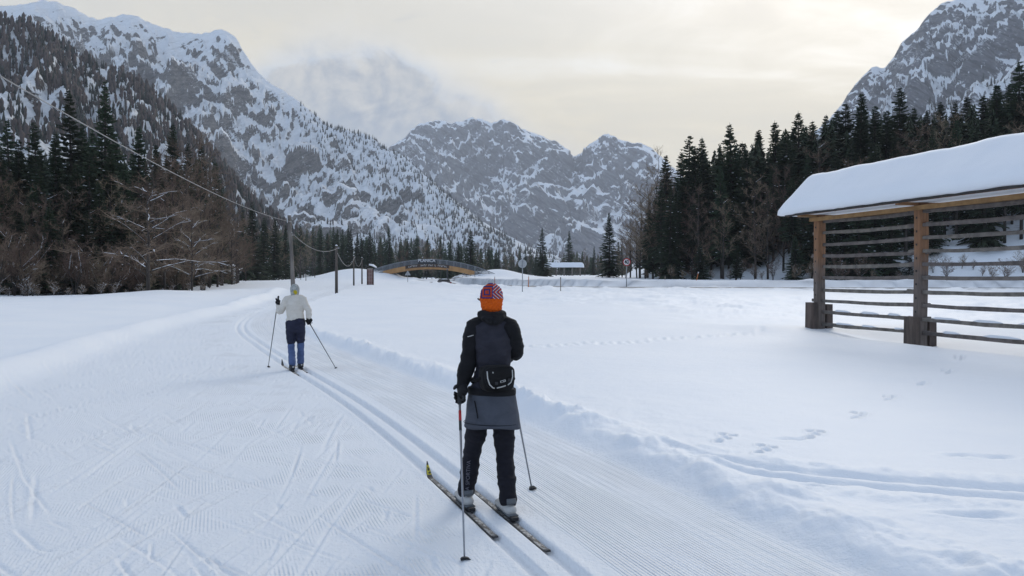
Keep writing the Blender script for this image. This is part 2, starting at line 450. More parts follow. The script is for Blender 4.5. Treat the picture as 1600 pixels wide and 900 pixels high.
def build_ground():
    a0, a1 = math.radians(-38), math.radians(38)
    front = np.linspace(a0, a1, 840)
    back = np.linspace(a1, 2 * math.pi + a0, 130)[1:-1]
    ang = np.concatenate([front, back]); na = len(ang)
    rad = [0.35, .8, 1.3, 1.8, 2.3, 2.8]
    while rad[-1] < 40: rad.append(rad[-1] * (1 + max(.0042, rad[-1] * .00080)))
    while rad[-1] < 320: rad.append(rad[-1] * 1.0135)
    while rad[-1] < 6300: rad.append(rad[-1] * 1.05)
    rad = np.array(rad); nr = len(rad)
    R, A = np.meshgrid(rad, ang, indexing='ij')
    x = (R * np.sin(A)).ravel(); y = (R * np.cos(A)).ravel()
    h, st, sL, tt = ground(x, y, True)
    srd, trd = lateral(x, y, ROAD)
    grit_shade = np.exp(-((srd - 3.5) / .8) ** 2) * (.75 + .5 * fbm(P3, trd / 4, srd, 3)) + .55 * np.exp(-((srd + 4.2) / .9) ** 2)  # shade of the cut bank face painted as grey, together with ploughed-up grit
    grit_shade = np.clip(grit_shade, 0, 1) * (y < 175)
    # corduroy mask: strong beside the track, broken up on the skating lane
    lane = sstep(sL, .3, 1.0)
    right = sstep(st, .30, .36) * sstep(-st, -1.62, -1.5)
    left = sstep(-st, .30, .38) * lane
    patch = sstep(fbm(P1, x / .8 + 3, y / .5, 4), -.12, .22)
    grown = np.exp(-np.abs(st + .9) / 1.1)
    mask = right * (.55 + .45 * sstep(fbm(P2, tt / 1.2, st * 3, 3), -.3, .2)) + left * np.clip(patch * (.22 + .7 * grown), 0, 1)
    scuff = np.zeros_like(h)
    idx = np.where((y > 2.5) & (y < 34) & (st < -.3) & (sL > .2) & (np.abs(np.arctan2(x, y)) < .68))[0]
    xs, ys = x[idx], y[idx]; hs = np.zeros(len(idx)); mk = np.ones(len(idx))
    rr = np.random.default_rng(11)
    for k in range(950):
        yc = 3.0 + 24 * rr.random() ** 1.9
        i = np.argmin(np.abs(TRACK[:, 1] - yc)); i = min(i, len(TRACK) - 2)
        d = TRACK[i + 1] - TRACK[i]; base = math.atan2(d[0], d[1])
        s0 = -.45 - 5.6 * rr.random()
        xc = TRACK[i][0] + s0
        sgn = 1 if rr.random() < .58 else -1
        a = base + sgn * math.radians(rr.uniform(10, 33))
        L = rr.uniform(.5, 2.6); wd = rr.uniform(.007, .015) * (1 + .04 * yc); dep = rr.uniform(.006, .015)
        if rr.random() < .25: L = rr.uniform(.15, .5); a += rr.uniform(-.8, .8)
        ca, sa = math.cos(a), math.sin(a); bend = rr.uniform(-.03, .03)
        ux = (xs - xc) * sa + (ys - yc) * ca
        near = np.abs(ux) < L / 2
        if not near.any(): continue
        ii = np.where(near)[0]; uu = ux[ii]
        vv = (xs[ii] - xc) * ca - (ys[ii] - yc) * sa - bend * (uu * uu)
        jj = np.abs(vv) < wd * 6
        ii = ii[jj]; uu = uu[jj]; vv = vv[jj]
        e = sstep(L / 2 - np.abs(uu), 0, L * .25)
        g = np.exp(-(vv / wd) ** 2)
        hs[ii] += e * dep * (-g + .55 * np.exp(-((vv - sgn * wd * 2.2) / (wd * 1.1)) ** 2))
        mk[ii] *= 1 - .9 * e * np.exp(-(vv / (wd * 2.6)) ** 2)
    h[idx] += hs; mask[idx] *= mk
    # hare prints, groups of four, and a line of older dents
    def dent(cx, cy, rx, ry, dep, a=0):
        m = (np.abs(x - cx) < .5) & (np.abs(y - cy) < .5)
        ii = np.where(m)[0]
        u = (x[ii] - cx) * math.cos(a) + (y[ii] - cy) * math.sin(a); v = -(x[ii] - cx) * math.sin(a) + (y[ii] - cy) * math.cos(a)
        qd = (u / rx) ** 2 + (v / ry) ** 2
        h[ii] += dep * (-np.exp(-qd) + .25 * np.exp(-(np.sqrt(qd) - 1.7) ** 2 * 4))
    for px, py in ((1130, 702), (1192, 722), (1270, 694), (1340, 663), (1390, 634), (1440, 609), (1482, 590), (1500, 570), (1520, 556)):
        d = G(py); cx = X(px, d)
        for ox, oy in ((-.09, -.18), (.02, -.05), (.13, .10), (.04, .16)):
            dent(cx + ox, d + oy, .034, .052, .055, rr.uniform(-.4, .4))
    for px, py in ((1240, 703), (1510, 730), (1560, 733), (1505, 830), (1540, 834), (1285, 785)):
        d = G(py); dent(X(px, d), d, .16, .05, .035)
    for k in range(16):
        px = 770 + k * 28; py = 551 - k * 1.6 + rr.uniform(-1.5, 1.5); d = G(py)
        dent(X(px, d), d, .11, .16, .09); dent(X(px, d) + .22, d + .2, .09, .14, .08)
    verts = np.stack([x, y, h], 1)
    verts = np.vstack([verts, [[0, 0, float(np.mean(h[:na]))]]])
    i = np.arange(nr - 1)[:, None] * na; j = np.arange(na)[None, :]; j2 = (j + 1) % na
    f = np.stack([(i + j), (i + na + j), (i + na + j2), (i + j2)], -1).reshape(-1, 4)
    me = np_mesh('snow_ground', verts, f, None, True)
    import bmesh as _b
    for nm, arr in (('track_s', st), ('groom', mask), ('lane', lane * sstep(-st, -1.8, -1.6)), ('rlane', right), ('grit_shade', grit_shade)):
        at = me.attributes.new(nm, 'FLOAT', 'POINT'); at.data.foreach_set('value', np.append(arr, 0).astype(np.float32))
    m, t, b = material('snow')
    v = t.coord()
    s = t.attr('track_s'); g = t.attr('groom'); ln = t.attr('lane')
    warp = t.noise(v, .9, 2, .5) * .012
    cord = ((s + warp) * (2 * math.pi / .025)).sin() * g
    rl = t.attr('rlane'); gt_ = t.attr('grit_shade')
    sm = t.noise(v, 1.3, 4, .6).step(.30, .70) * 1.1 + .15
    cord = cord + ((s + warp) * (2 * math.pi / .078)).sin() * rl * .8 * sm + ((s + warp) * (2 * math.pi / .21)).sin() * rl * .7 * sm
    rub = t.noise(v, 26, 5, .65); crumb = t.noise(v, 95, 4, .7); soft = t.noise(v, 3.2, 5, .55)
    hgt = cord * .0046 + rub * (.006 * 1.0) + rub * ln * .013 + crumb * .0022 + soft * .02
    nrm = t.bump(hgt, .9, 1.0)
    tone = t.mix(t.noise(v, .35, 4, .6).step(.3, .7), (.80, .835, .875), (.84, .865, .89))
    tone = t.mix(ln * .35, tone, (.77, .815, .865))
    tone = t.mix(gt_ * (t.noise(v, 1.2, 5, .65) * .6 + .5), tone, (.27, .29, .32))  # painted bank shade and grit darken the snow colour
    setb(t, b, tone, .62, nrm, spec=.25)
    me.materials.append(m); MATS['snow_ground'] = m
    o = link('snow_ground', me); tag(o, kind='structure')
build_ground()

def build_road():
    L = ROAD; vs = []; fs = []
    L = [q for q in L if q[1] < 152 and q[0] < 400]
    for i, p in enumerate(L):
        d = L[min(i + 1, len(L) - 1)] - L[max(i - 1, 0)]; d = d / np.hypot(*d); n = np.array([d[1], -d[0]])
        z = .57 + .60 * float(sstep(np.array(p[1]), 95, 200)) - .75 * math.exp(-((p[1] - 131) / 12) ** 2) + .012
        for s_ in (-2.9, -1, 1, 2.95):
            vs.append((*(p + n * s_), z + (.02 if abs(s_) < 2 else 0)))
    for i in range(len(L) - 1):
        for k in range(3):
            fs.append((i * 4 + k, i * 4 + k + 1, i * 4 + k + 5, i * 4 + k + 4))
    m, t, b = material('wet_asphalt')
    n = t.noise(t.map(t.coord(), sc=(.4, .4, 1)), 2.0, 5, .6)
    setb(t, b, t.mix(n.step(.55, .68), (.035, .036, .04), (.62, .65, .69)), .55)
    me = bpy.data.meshes.new('road'); me.from_pydata(vs, [], fs); me.materials.append(m); smooth(me)
    tag(link('road', me), kind='structure')
build_road()

# ================================================================ mountains
def rock_material(name, rock1, rock2, tilt, scale, thr):
    m, t, b = material(name)
    geo = t.node('ShaderNodeNewGeometry'); nz = t.xyz(N(t.nt, geo.outputs['Normal']))[2]
    v = t.coord()
    vt = t.map(t.map(v, rot=(0, tilt, 0)), sc=(.30 * scale, .6 * scale, 1.7 * scale))      # inclined strata
    vd = t.map(t.map(v, rot=(0, -tilt * 1.25, 0)), sc=(.30 * scale, .6 * scale, 1.7 * scale))
    n1 = t.noise(vt, .016, 6, .60, .35); n2 = t.noise(vt, .075, 6, .62, .4); n5 = t.noise(vd, .026, 7, .62, .5)
    n3 = t.noise(t.map(v, sc=(scale,) * 3), .0030, 6, .55, .8)
    n4 = t.noise(t.map(v, sc=(scale, scale, scale * .22)), .10, 4, .6)
    n6 = t.noise(t.map(t.map(v, rot=(0, tilt * 1.2, 0)), sc=(.45 * scale, .8 * scale, 1.6 * scale)), .20, 4, .62)
    zb = t.xyz(vt)[2]
    band = (zb * (2 * math.pi / 44.0) + n1 * 9.0 + n3 * 14.0).sin() * .5 + (zb * (2 * math.pi / 17.0) + n1 * 16.0).sin() * .3
    k = nz * 2.9 + (n1 - .5) * 1.15 + (n2 - .5) * .6 + (n5 - .5) * .8 + (n3 - .5) * 1.5 + (n4 - .5) * .25 + (n6 - .5) * .4 + band * .14
    snow = k.step(thr * 2.9 - .09, thr * 2.9 + .09)
    rk = t.mix(n6.step(.32, .68), rock1, rock2)
    rk = t.mix((n2 + band * .12).step(.46, .62) * .75, rk, tuple(c * .36 for c in rock1))
    rk = t.mix((n6 + n5 - .5).step(.60, .72) * .7, rk, (.72, .75, .79))              # snow dusted on small holds
    setb(t, b, t.mix(snow, rk, (.82, .85, .88)), .85, t.bump(n1 * 16 + n5 * 9 + n2 * 6 + n6 * 2.5 + band * 2.0, .9, 1.0), spec=.2)
    return m

MT = {}
def mountain(name, crest, dist, front, back, rock, nt=420, nw=220, spur=70, dip=.5, seed=5, crestn=10, flank=.62, fine=1.0, foot=-6, pw=1.0, terr=0):
    """crest: list of (pixel x, pixel y); dist: crest distance at each point. The surface falls to a foot 'front' metres nearer and 'back' behind."""
    P = Perlin(seed); Q = Perlin(seed + 1)
    pts = np.array([(X(px, d), d, Z(py, d)) for (px, py), d in zip(crest, dist)])
    C = catmull(pts, 6)
    seg = np.r_[0, np.cumsum(np.hypot(np.diff(C[:, 0]), np.diff(C[:, 1])))]
    u = np.linspace(0, seg[-1], nt)
    c = np.stack([np.interp(u, seg, C[:, k]) for k in range(3)], 1)
    tx = np.gradient(c[:, 0]); ty = np.gradient(c[:, 1]); L = np.hypot(tx, ty)
    k = np.ones(41) / 41
    nx = ty / L; ny = -tx / L
    pad = lambda a: np.convolve(np.r_[[a[0]] * 20, a, [a[-1]] * 20], k, 'valid')
    nx, ny = pad(nx), pad(ny); L = np.hypot(nx, ny); nx, ny = nx / L, ny / L
    if np.mean(ny) > 0: nx, ny = -nx, -ny                    # towards the valley
    w = np.concatenate([-back * np.linspace(1, 0, nw // 4) ** 1.3, front * np.linspace(0, 1, nw)[1:] ** 1.15])
    U, W = np.meshgrid(u, w, indexing='ij')
    zc = c[:, 2][:, None] + crestn * (fbm(Q, U / 60, U * 0 + 3, 5) + .5 * fbm(P, U / 17, U * 0 + 1, 4))
    wf = np.where(W > 0, W / front, -W / back)
    prof = np.where(W > 0, (1 - wf) ** 1.0 * (1 - flank * wf * (1 - wf) * 1.1), (1 - wf))
    z = foot + (zc - foot) * prof
    a = U + dip * W
    env = sstep(np.abs(W), 0, front * .14) * sstep(1 - wf, 0, .16); z00 = z.copy()
    wx = a + 50 * P(U / 220, W / 220)
    r1 = ridged(P, wx / (spur * 5.2), W / (spur * 9) + 2.2, 5)
    r2 = ridged(Q, wx / (spur * 1.7) + 9, (W + .3 * U) / (spur * 2.4), 5)
    r5 = ridged(Q, (wx + 18 * P(U / 70, W / 70)) / (spur * 1.25) + 4, W / (spur * 7.5) + 7, 4)
    z = z + env * spur * ((r1 - 1.25) * 1.5 + (r2 - 1.05) * .5 * fine + (r5 - 1.0) * .42 * fine)
    b2 = U - dip * 1.2 * W
    r3 = ridged(P, b2 / (spur * .75) + 3, (W + .5 * U) / (spur * 1.3), 4) - .8
    r4 = ridged(Q, a / (spur * .34) + 1, (W - .4 * U) / (spur * .5), 3) - .8
    z = z + sstep(np.abs(W), 0, 35) * sstep(1 - wf, 0, .1) * spur * fine * (.30 * (r3 - .15) + .08 * r4)
    if terr:                                                  # tilted rock bands make ledges
        q = (z + .45 * U + 24 * P(U / 150, W / 150)) / terr
        fr = q - np.floor(q)
        z = z + env * terr * .55 * (np.where(fr < .72, fr * .35, .252 + (fr - .72) * 2.67) - fr)
    z = np.minimum(z, np.where(W > 0, z00 + .55 * W * (zc / front), z00))           # nothing may stand above the crest line
    z = np.maximum(z, foot)
    jx = env * spur * .22 * fbm(Q, U / 90 + 5, W / 90, 4)
    x = c[:, 0][:, None] + nx[:, None] * (W + jx); y = c[:, 1][:, None] + ny[:, None] * (W + jx)
    n, mW = U.shape
    verts = np.stack([x, y, z], -1).reshape(-1, 3)
    i = np.arange(n - 1)[:, None] * mW; j = np.arange(mW - 1)[None, :]
    f = np.stack([i + j, i + j + 1, i + mW + j + 1, i + mW + j], -1).reshape(-1, 4)
    me = np_mesh(name, verts, f, None, True)
    me.update()
    nzs = np.zeros(len(me.polygons) * 3, np.float32); me.polygons.foreach_get('normal', nzs)
    if nzs[2::3].mean() < 0: me.flip_normals()
    thr = float(np.percentile(np.abs(nzs[2::3]), 100 * (1 - rock[4])))
    me.materials.append(rock_material(*rock[:4], rock[5], thr))
    o = link(name, me); tag(o, kind='structure')
    MT[name] = (x, y, z, U, W, front)
    return o
grey = ((.20, .195, .19), (.33, .31, .285))
cold = ((.17, .175, .185), (.27, .27, .275))
M_A = ('limestone_and_snow', (.11, .108, .108), (.20, .19, .175), .62, .62, 1.0)
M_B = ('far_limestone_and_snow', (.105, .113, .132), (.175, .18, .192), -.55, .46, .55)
M_C = ('right_limestone_and_snow', (.10, .105, .12), (.17, .172, .18), -.6, .42, .8)
M_D = ('wooded_slope_snow', (.06, .05, .045), (.09, .075, .06), .2, .72, 1.3)
mountain('mountain_left', [(-330, -40), (-180, 10), (-60, 14), (0, 12), (40, 8), (85, 4), (120, 16), (145, 28), (180, 29), (215, 26), (245, 40), (290, 53), (320, 54), (346, 48), (368, 58), (384, 84), (400, 108),
          (425, 132), (455, 150), (482, 170), (510, 194), (545, 206), (575, 212), (605, 232), (640, 252), (675, 284), (705, 312), (735, 338), (775, 368), (830, 400)],
         [1750, 1850, 1900, 1930, 1960, 2000, 2030, 2050, 2070, 2090, 2110, 2130, 2140, 2150, 2150, 2150, 2150,
          2150, 2150, 2140, 2130, 2110, 2090, 2060, 2020, 1980, 1940, 1890, 1820, 1750],
         1050, 500, M_A, nt=500, nw=220, spur=62, dip=.55, seed=21, crestn=8, terr=44)
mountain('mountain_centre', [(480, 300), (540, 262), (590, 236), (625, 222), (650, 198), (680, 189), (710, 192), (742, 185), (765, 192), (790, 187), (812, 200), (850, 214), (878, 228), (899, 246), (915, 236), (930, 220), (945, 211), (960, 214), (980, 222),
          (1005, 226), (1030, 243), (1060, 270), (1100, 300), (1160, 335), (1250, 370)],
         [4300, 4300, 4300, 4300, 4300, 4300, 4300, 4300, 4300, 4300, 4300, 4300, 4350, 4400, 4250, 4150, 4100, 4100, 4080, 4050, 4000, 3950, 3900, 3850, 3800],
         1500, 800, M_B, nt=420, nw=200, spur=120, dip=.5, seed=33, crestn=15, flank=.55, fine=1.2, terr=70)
mountain('mountain_right', [(1150, 300), (1230, 240), (1285, 195), (1308, 170), (1325, 146), (1350, 116), (1362, 107), (1378, 109), (1392, 92), (1408, 66), (1428, 50), (1446, 26), (1468, 8), (1495, 0), (1525, -2), (1545, -14),
          (1600, -50), (1700, -90), (1850, -120), (2100, -150)],
         [2300, 2280, 2250, 2240, 2230, 2220, 2210, 2200, 2190, 2180, 2160, 2140, 2120, 2100, 2070, 2050, 2000, 1920, 1800, 1650],
         1350, 500, M_C, nt=380, nw=200, spur=64, dip=.7, seed=47, crestn=8, flank=.75, terr=46)
mountain('wooded_shoulder', [(-420, -10), (-250, 10), (-100, 26), (0, 36), (50, 48), (100, 74), (150, 104), (200, 122), (250, 158), (300, 205), (340, 250), (380, 300), (430, 345), (500, 390), (560, 412)],
         [620, 680, 720, 750, 770, 790, 800, 810, 820, 830, 840, 850, 860, 870, 880],
         520, 260, M_D, nt=300, nw=130, spur=15, dip=.3, seed=55, crestn=3, flank=.5)

# woods on the far slopes: too far and too many to count, one mass per slope
def far_wood(name, src, count, keep, hgt, label, mats, broad=.0, seed=3):
    x, y, z, U, W, front = MT[src]
    r = np.random.default_rng(seed)
    n, m = x.shape
    V = []; Fc = []; base = 0; tone = []
    tries = 0
    ii = r.integers(1, n - 2, count * 6); jj = r.integers(1, m - 2, count * 6)
    u = r.random(count * 6); v = r.random(count * 6)
    def ip(A):
        return (A[ii, jj] * (1 - u) * (1 - v) + A[ii + 1, jj] * u * (1 - v) + A[ii, jj + 1] * (1 - u) * v + A[ii + 1, jj + 1] * u * v)
    bx, by, bz, bu, bw = ip(x), ip(y), ip(z), ip(U), ip(W)
    px = 800 + F * bx / by; py = HZ - F * (bz - EYE) / by
    ok = keep(px, py, bu, bw, bz, r) & (bz > 2)
    sel = np.where(ok)[0][:count]
    k = len(sel)
    h = hgt * r.uniform(.55, 1.25, k); wd = h * r.uniform(.13, .2, k)
    isb = r.random(k) < broad
    wd = np.where(isb, h * r.uniform(.12, .2, k), wd)
    # silhouettes: three ragged tiers (conifer) or a ragged egg (bare broadleaf)
    rings = [(.08, 1.0), (.45, .42), (.42, .74), (.74, .30)]
    ns = 4
    tv = []
    for q, (zz, rr_) in enumerate(rings):
        zb = np.array([.05, .5, .55, .84])[q]; rb = np.array([.25, .95, .6, .8])[q]
        zq = np.where(isb, zb, zz); rq = np.where(isb, rb, rr_)
        for s_ in range(ns):
            a = 2 * math.pi * (s_ + .5 * (q % 2)) / ns + r.uniform(-.3, .3, k)
            jit = r.uniform(.6, 1.25, k)
            tv.append(np.stack([bx[sel] + np.cos(a) * wd * rq * jit, by[sel] + np.sin(a) * wd * rq * jit, bz[sel] - 1 + h * (zq + r.uniform(-.04, .04, k))], 1))
    tv.append(np.stack([bx[sel], by[sel], bz[sel] + h], 1))
    tv = np.stack(tv, 1)                                  # k, 17, 3
    fl = []
    for q in range(3):
        for s_ in range(ns):
            s2 = (s_ + 1) % ns
            fl += [(q * ns + s_, q * ns + s2, (q + 1) * ns + s2), (q * ns + s_, (q + 1) * ns + s2, (q + 1) * ns + s_)]
    for s_ in range(ns): fl.append((3 * ns + s_, 3 * ns + (s_ + 1) % ns, 4 * ns))
    fl = np.array(fl)
    faces = (fl[None] + (np.arange(k) * 17)[:, None, None]).reshape(-1, 3)
    me = np_mesh(name, tv.reshape(-1, 3), faces, mats[0])
    me.materials.append(mats[1])
    mi = np.repeat(isb.astype(np.int32), len(fl)); me.polygons.foreach_set('material_index', mi)
    o = link(name, me); tag(o, label, 'forest', kind='stuff')
M_FC = gm('far_conifer', (.018, .028, .022), (.030, .040, .030), .05, .9)
M_FB = gm('far_bare_wood', (.085, .062, .052), (.060, .046, .042), .05, .9)
PN = Perlin(90)
far_wood('shoulder_forest', 'wooded_shoulder', 12500, lambda px, py, u, w, z, r: (w > -60) & (fbm(PN, u / 60, w / 110, 3) + r.uniform(-.45, .45, len(u)) > -.36) & (px > -350) & (px < 620), 12,
         'bare brown and dark conifer forest covering the near mountain shoulder', [M_FC, M_FB], .5)
far_wood('ridge_forest', 'mountain_left', 4200, lambda px, py, u, w, z, r: (px > -50) & (px < 800) & (w > -40) & ((fbm(PN, u / 130 + 4, w / 170, 3) + r.uniform(-.3, .3, len(u)) +
         np.where((px > 470) & (w < 130), 1.0, -.25) + np.where(py > 345, .25, 0) + np.where((w < 30) & (px < 300), .15, 0) + np.where((px > 640) & (py > 280), .25, 0)) > .42), 12,
         'dark trees dotted over the ledges and long ridge of the grey snowy mountain', [M_FC, M_FC], 0, 4)
far_wood('lower_slope_forest', 'mountain_left', 3600, lambda px, py, u, w, z, r: (px > 330) & (px < 1000) & ((py + fbm(PN, px / 25, py / 30, 3) * 40 + r.uniform(-16, 16, len(px))) > 362), 13,
         'dark conifer forest along the foot of the grey snowy mountain', [M_FC, M_FB], .15, 8)
far_wood('right_slope_forest', 'mountain_right', 5500, lambda px, py, u, w, z, r: (px > 1150) & (px < 1750) & (w > 450) & ((py + fbm(PN, px / 40, py / 40, 3) * 45 + r.uniform(-14, 14, len(px))) > 210 - (px - 1310) * .35), 17,
         'dark conifer forest on the slope below the rocky summit beyond the hayrack', [M_FC, M_FB], .22, 5)
far_wood('foothill_forest', 'mountain_centre', 1500, lambda px, py, u, w, z, r: (px > 560) & (px < 1150) & ((py + fbm(PN, px / 30, py / 40, 3) * 60 + r.uniform(-25, 25, len(px))) > 365), 20,
         'conifer forest at the foot of the far blue-grey mountain', [M_FC, M_FC], 0, 6)
# ================================================================ trees
M_NEEDLE = gm('spruce_needles', (.024, .041, .024), (.050, .068, .038), .6, .85, rnd=.35, spec=.2)
M_BARK = gm('dark_bark', (.060, .050, .043), (.030, .026, .023), 3, .9, .6, 14, (1, 1, .25))
M_TWIG = gm('bare_twigs', (.235, .17, .125), (.145, .107, .08), .5, .9, rnd=.35, spec=.15)
M_TWIGG = gm('grey_twigs', (.24, .21, .19), (.15, .13, .12), .5, .9, rnd=.2, spec=.15)
M_SNOWL = gm('clinging_snow', (.82, .85, .89), (.76, .80, .85), 2, .7, .2, 9)

def tri_mesh(name, V, Fc, mat): return np_mesh(name, np.array(V), np.array(Fc), mat)

def lump(V, Fc, c, r, r_, flat=.45):
    o = len(V)
    k = 5
    for a in range(k):
        q = 2 * math.pi * a / k
        V.append((c[0] + math.cos(q) * r * r_.uniform(.6, 1.2), c[1] + math.sin(q) * r * r_.uniform(.6, 1.2), c[2]))
    V.append((c[0], c[1], c[2] + r * flat)); V.append((c[0], c[1], c[2] - r * .12))
    for a in range(k):
        b = (a + 1) % k
        Fc.append((o + a, o + b, o + k)); Fc.append((o + b, o + a, o + k + 1))

def spruce_meshes(seed, h=20.0, R=3.3, bare=.06, snow=.05, dens=1.0, tall=.85):
    r = random.Random(seed)
    V = []; Fc = []; SV = []; SF = []; lean = (r.uniform(-.02, .02), r.uniform(-.02, .02))
    z = bare * h
    gap = []
    for k in range(5): gap.append((r.uniform(0, 6.28), r.uniform(.1, .8)))      # thin sides give an uneven outline
    while z < h * .985:
        f = (z - bare * h) / (h * (1 - bare))
        Lz = R * (1 - f) ** tall * (.55 + .45 * min(1, f / .10 + .35)) + .12
        nb = max(4, int((8.5 - 3.5 * f) * dens))
        a0 = r.uniform(0, 6.28)
        for b in range(nb):
            az = a0 + 6.283 * b / nb + r.uniform(-.25, .25)
            L = Lz * r.uniform(.62, 1.14)
            for ga, gf in gap:
                if abs(((az - ga + 3.14) % 6.28) - 3.14) < .5 and abs(f - gf) < .09: L *= .6
            if r.random() < .05: L *= .5
            zb = z + r.uniform(-.18, .18)
            el = math.radians(28 * f - 12 * (1 - f) + r.uniform(-9, 9))
            droop = (.30 * (1 - f) + .05) * L
            ca, sa = math.cos(az), math.sin(az)
            def pt(s, off=0.0, dz=0.0):
                rad = L * s * math.cos(el); up = L * s * math.sin(el) - droop * s * s * .8 + .12 * L * max(0, s - .75)
                return (ca * rad - sa * off + lean[0] * zb, sa * rad + ca * off + lean[1] * zb, zb + up + dz)
            # thin spine
            o = len(V); w0 = .05 + .012 * L
            V += [pt(0, -w0), pt(0, w0), pt(.55, w0 * .7), pt(.55, -w0 * .7), pt(1.0)]
            Fc += [(o, o + 1, o + 2), (o, o + 2, o + 3), (o + 3, o + 2, o + 4)]
            ns = 3 + int(L * 1.9)
            for s_ in range(ns):
                s = .16 + .80 * (s_ + r.uniform(-.25, .25)) / ns
                tl = (.16 + .40 * L * (1 - s) ** .7 * .85) * r.uniform(.6, 1.25)
                for sd in (-1, 1):
                    fw = r.uniform(.35, .75); tw = r.uniform(.07, .15) * (.6 + .18 * L)
                    p = pt(s); q = pt(min(1.04, s + fw * tl / max(L, .3)), sd * tl * r.uniform(.6, 1), -r.uniform(.08, .42) * tl)
                    m1 = pt(s + .5 * fw * tl / max(L, .3) + .06, sd * tl * .35, -.05 * tl - tw * .3); m2 = pt(max(0, s - .03), sd * tl * .45, -.18 * tl - tw * .9)
                    o = len(V); V += [p, m1, q, m2]; Fc += [(o, o + 1, o + 2), (o, o + 2, o + 3)]
            # hanging curtain of twigs under the branch
            for s_ in range(2):
                s = r.uniform(.25, .9); o = len(V); dz = -r.uniform(.15, .42) * (.5 + .25 * L)
                V += [pt(s - .13), pt(s + .13), pt(s + r.uniform(-.08, .08), r.uniform(-.1, .1), dz)]; Fc.append((o, o + 1, o + 2))
            if r.random() < snow and L > .8:
                for q in range(r.randint(1, 2)):
                    s = r.uniform(.55, .95); c = pt(s, r.uniform(-.1, .1) * L, .03); lump(SV, SF, c, r.uniform(.08, .22), r)
        z += (.30 + .16 * (1 - f)) * h / 20 * r.uniform(.8, 1.2) / dens
    o = len(V); V += [(lean[0] * h - .05, 0, h * .96), (lean[0] * h + .05, 0, h * .96), (lean[0] * h, lean[1] * h, h + .25)]; Fc.append((o, o + 1, o + 2))
    tr = MB(); tr.tube([(0, 0, -.6), (0, 0, h * .3), (lean[0] * h * .6, lean[1] * h * .6, h * .65), (lean[0] * h, lean[1] * h, h * .98)], [.011 * h + .05, .009 * h + .03, .005 * h + .02, .02], 6)
    if bare > .15:                                            # dead lower branches
        for k in range(26):
            z = r.uniform(.06, bare) * h; az = r.uniform(0, 6.28); L = r.uniform(.5, 1.7)
            tr.tube([(0, 0, z), (math.cos(az) * L, math.sin(az) * L, z - r.uniform(0, .3))], [.025, .008], 3, caps=False)
    if not SV: lump(SV, SF, (.4, .2, h * .4), .2, r)
    return tr.mesh('trunk', M_BARK, True), tri_mesh('crown', V, Fc, M_NEEDLE), tri_mesh('clinging_snow', SV, SF, M_SNOWL)

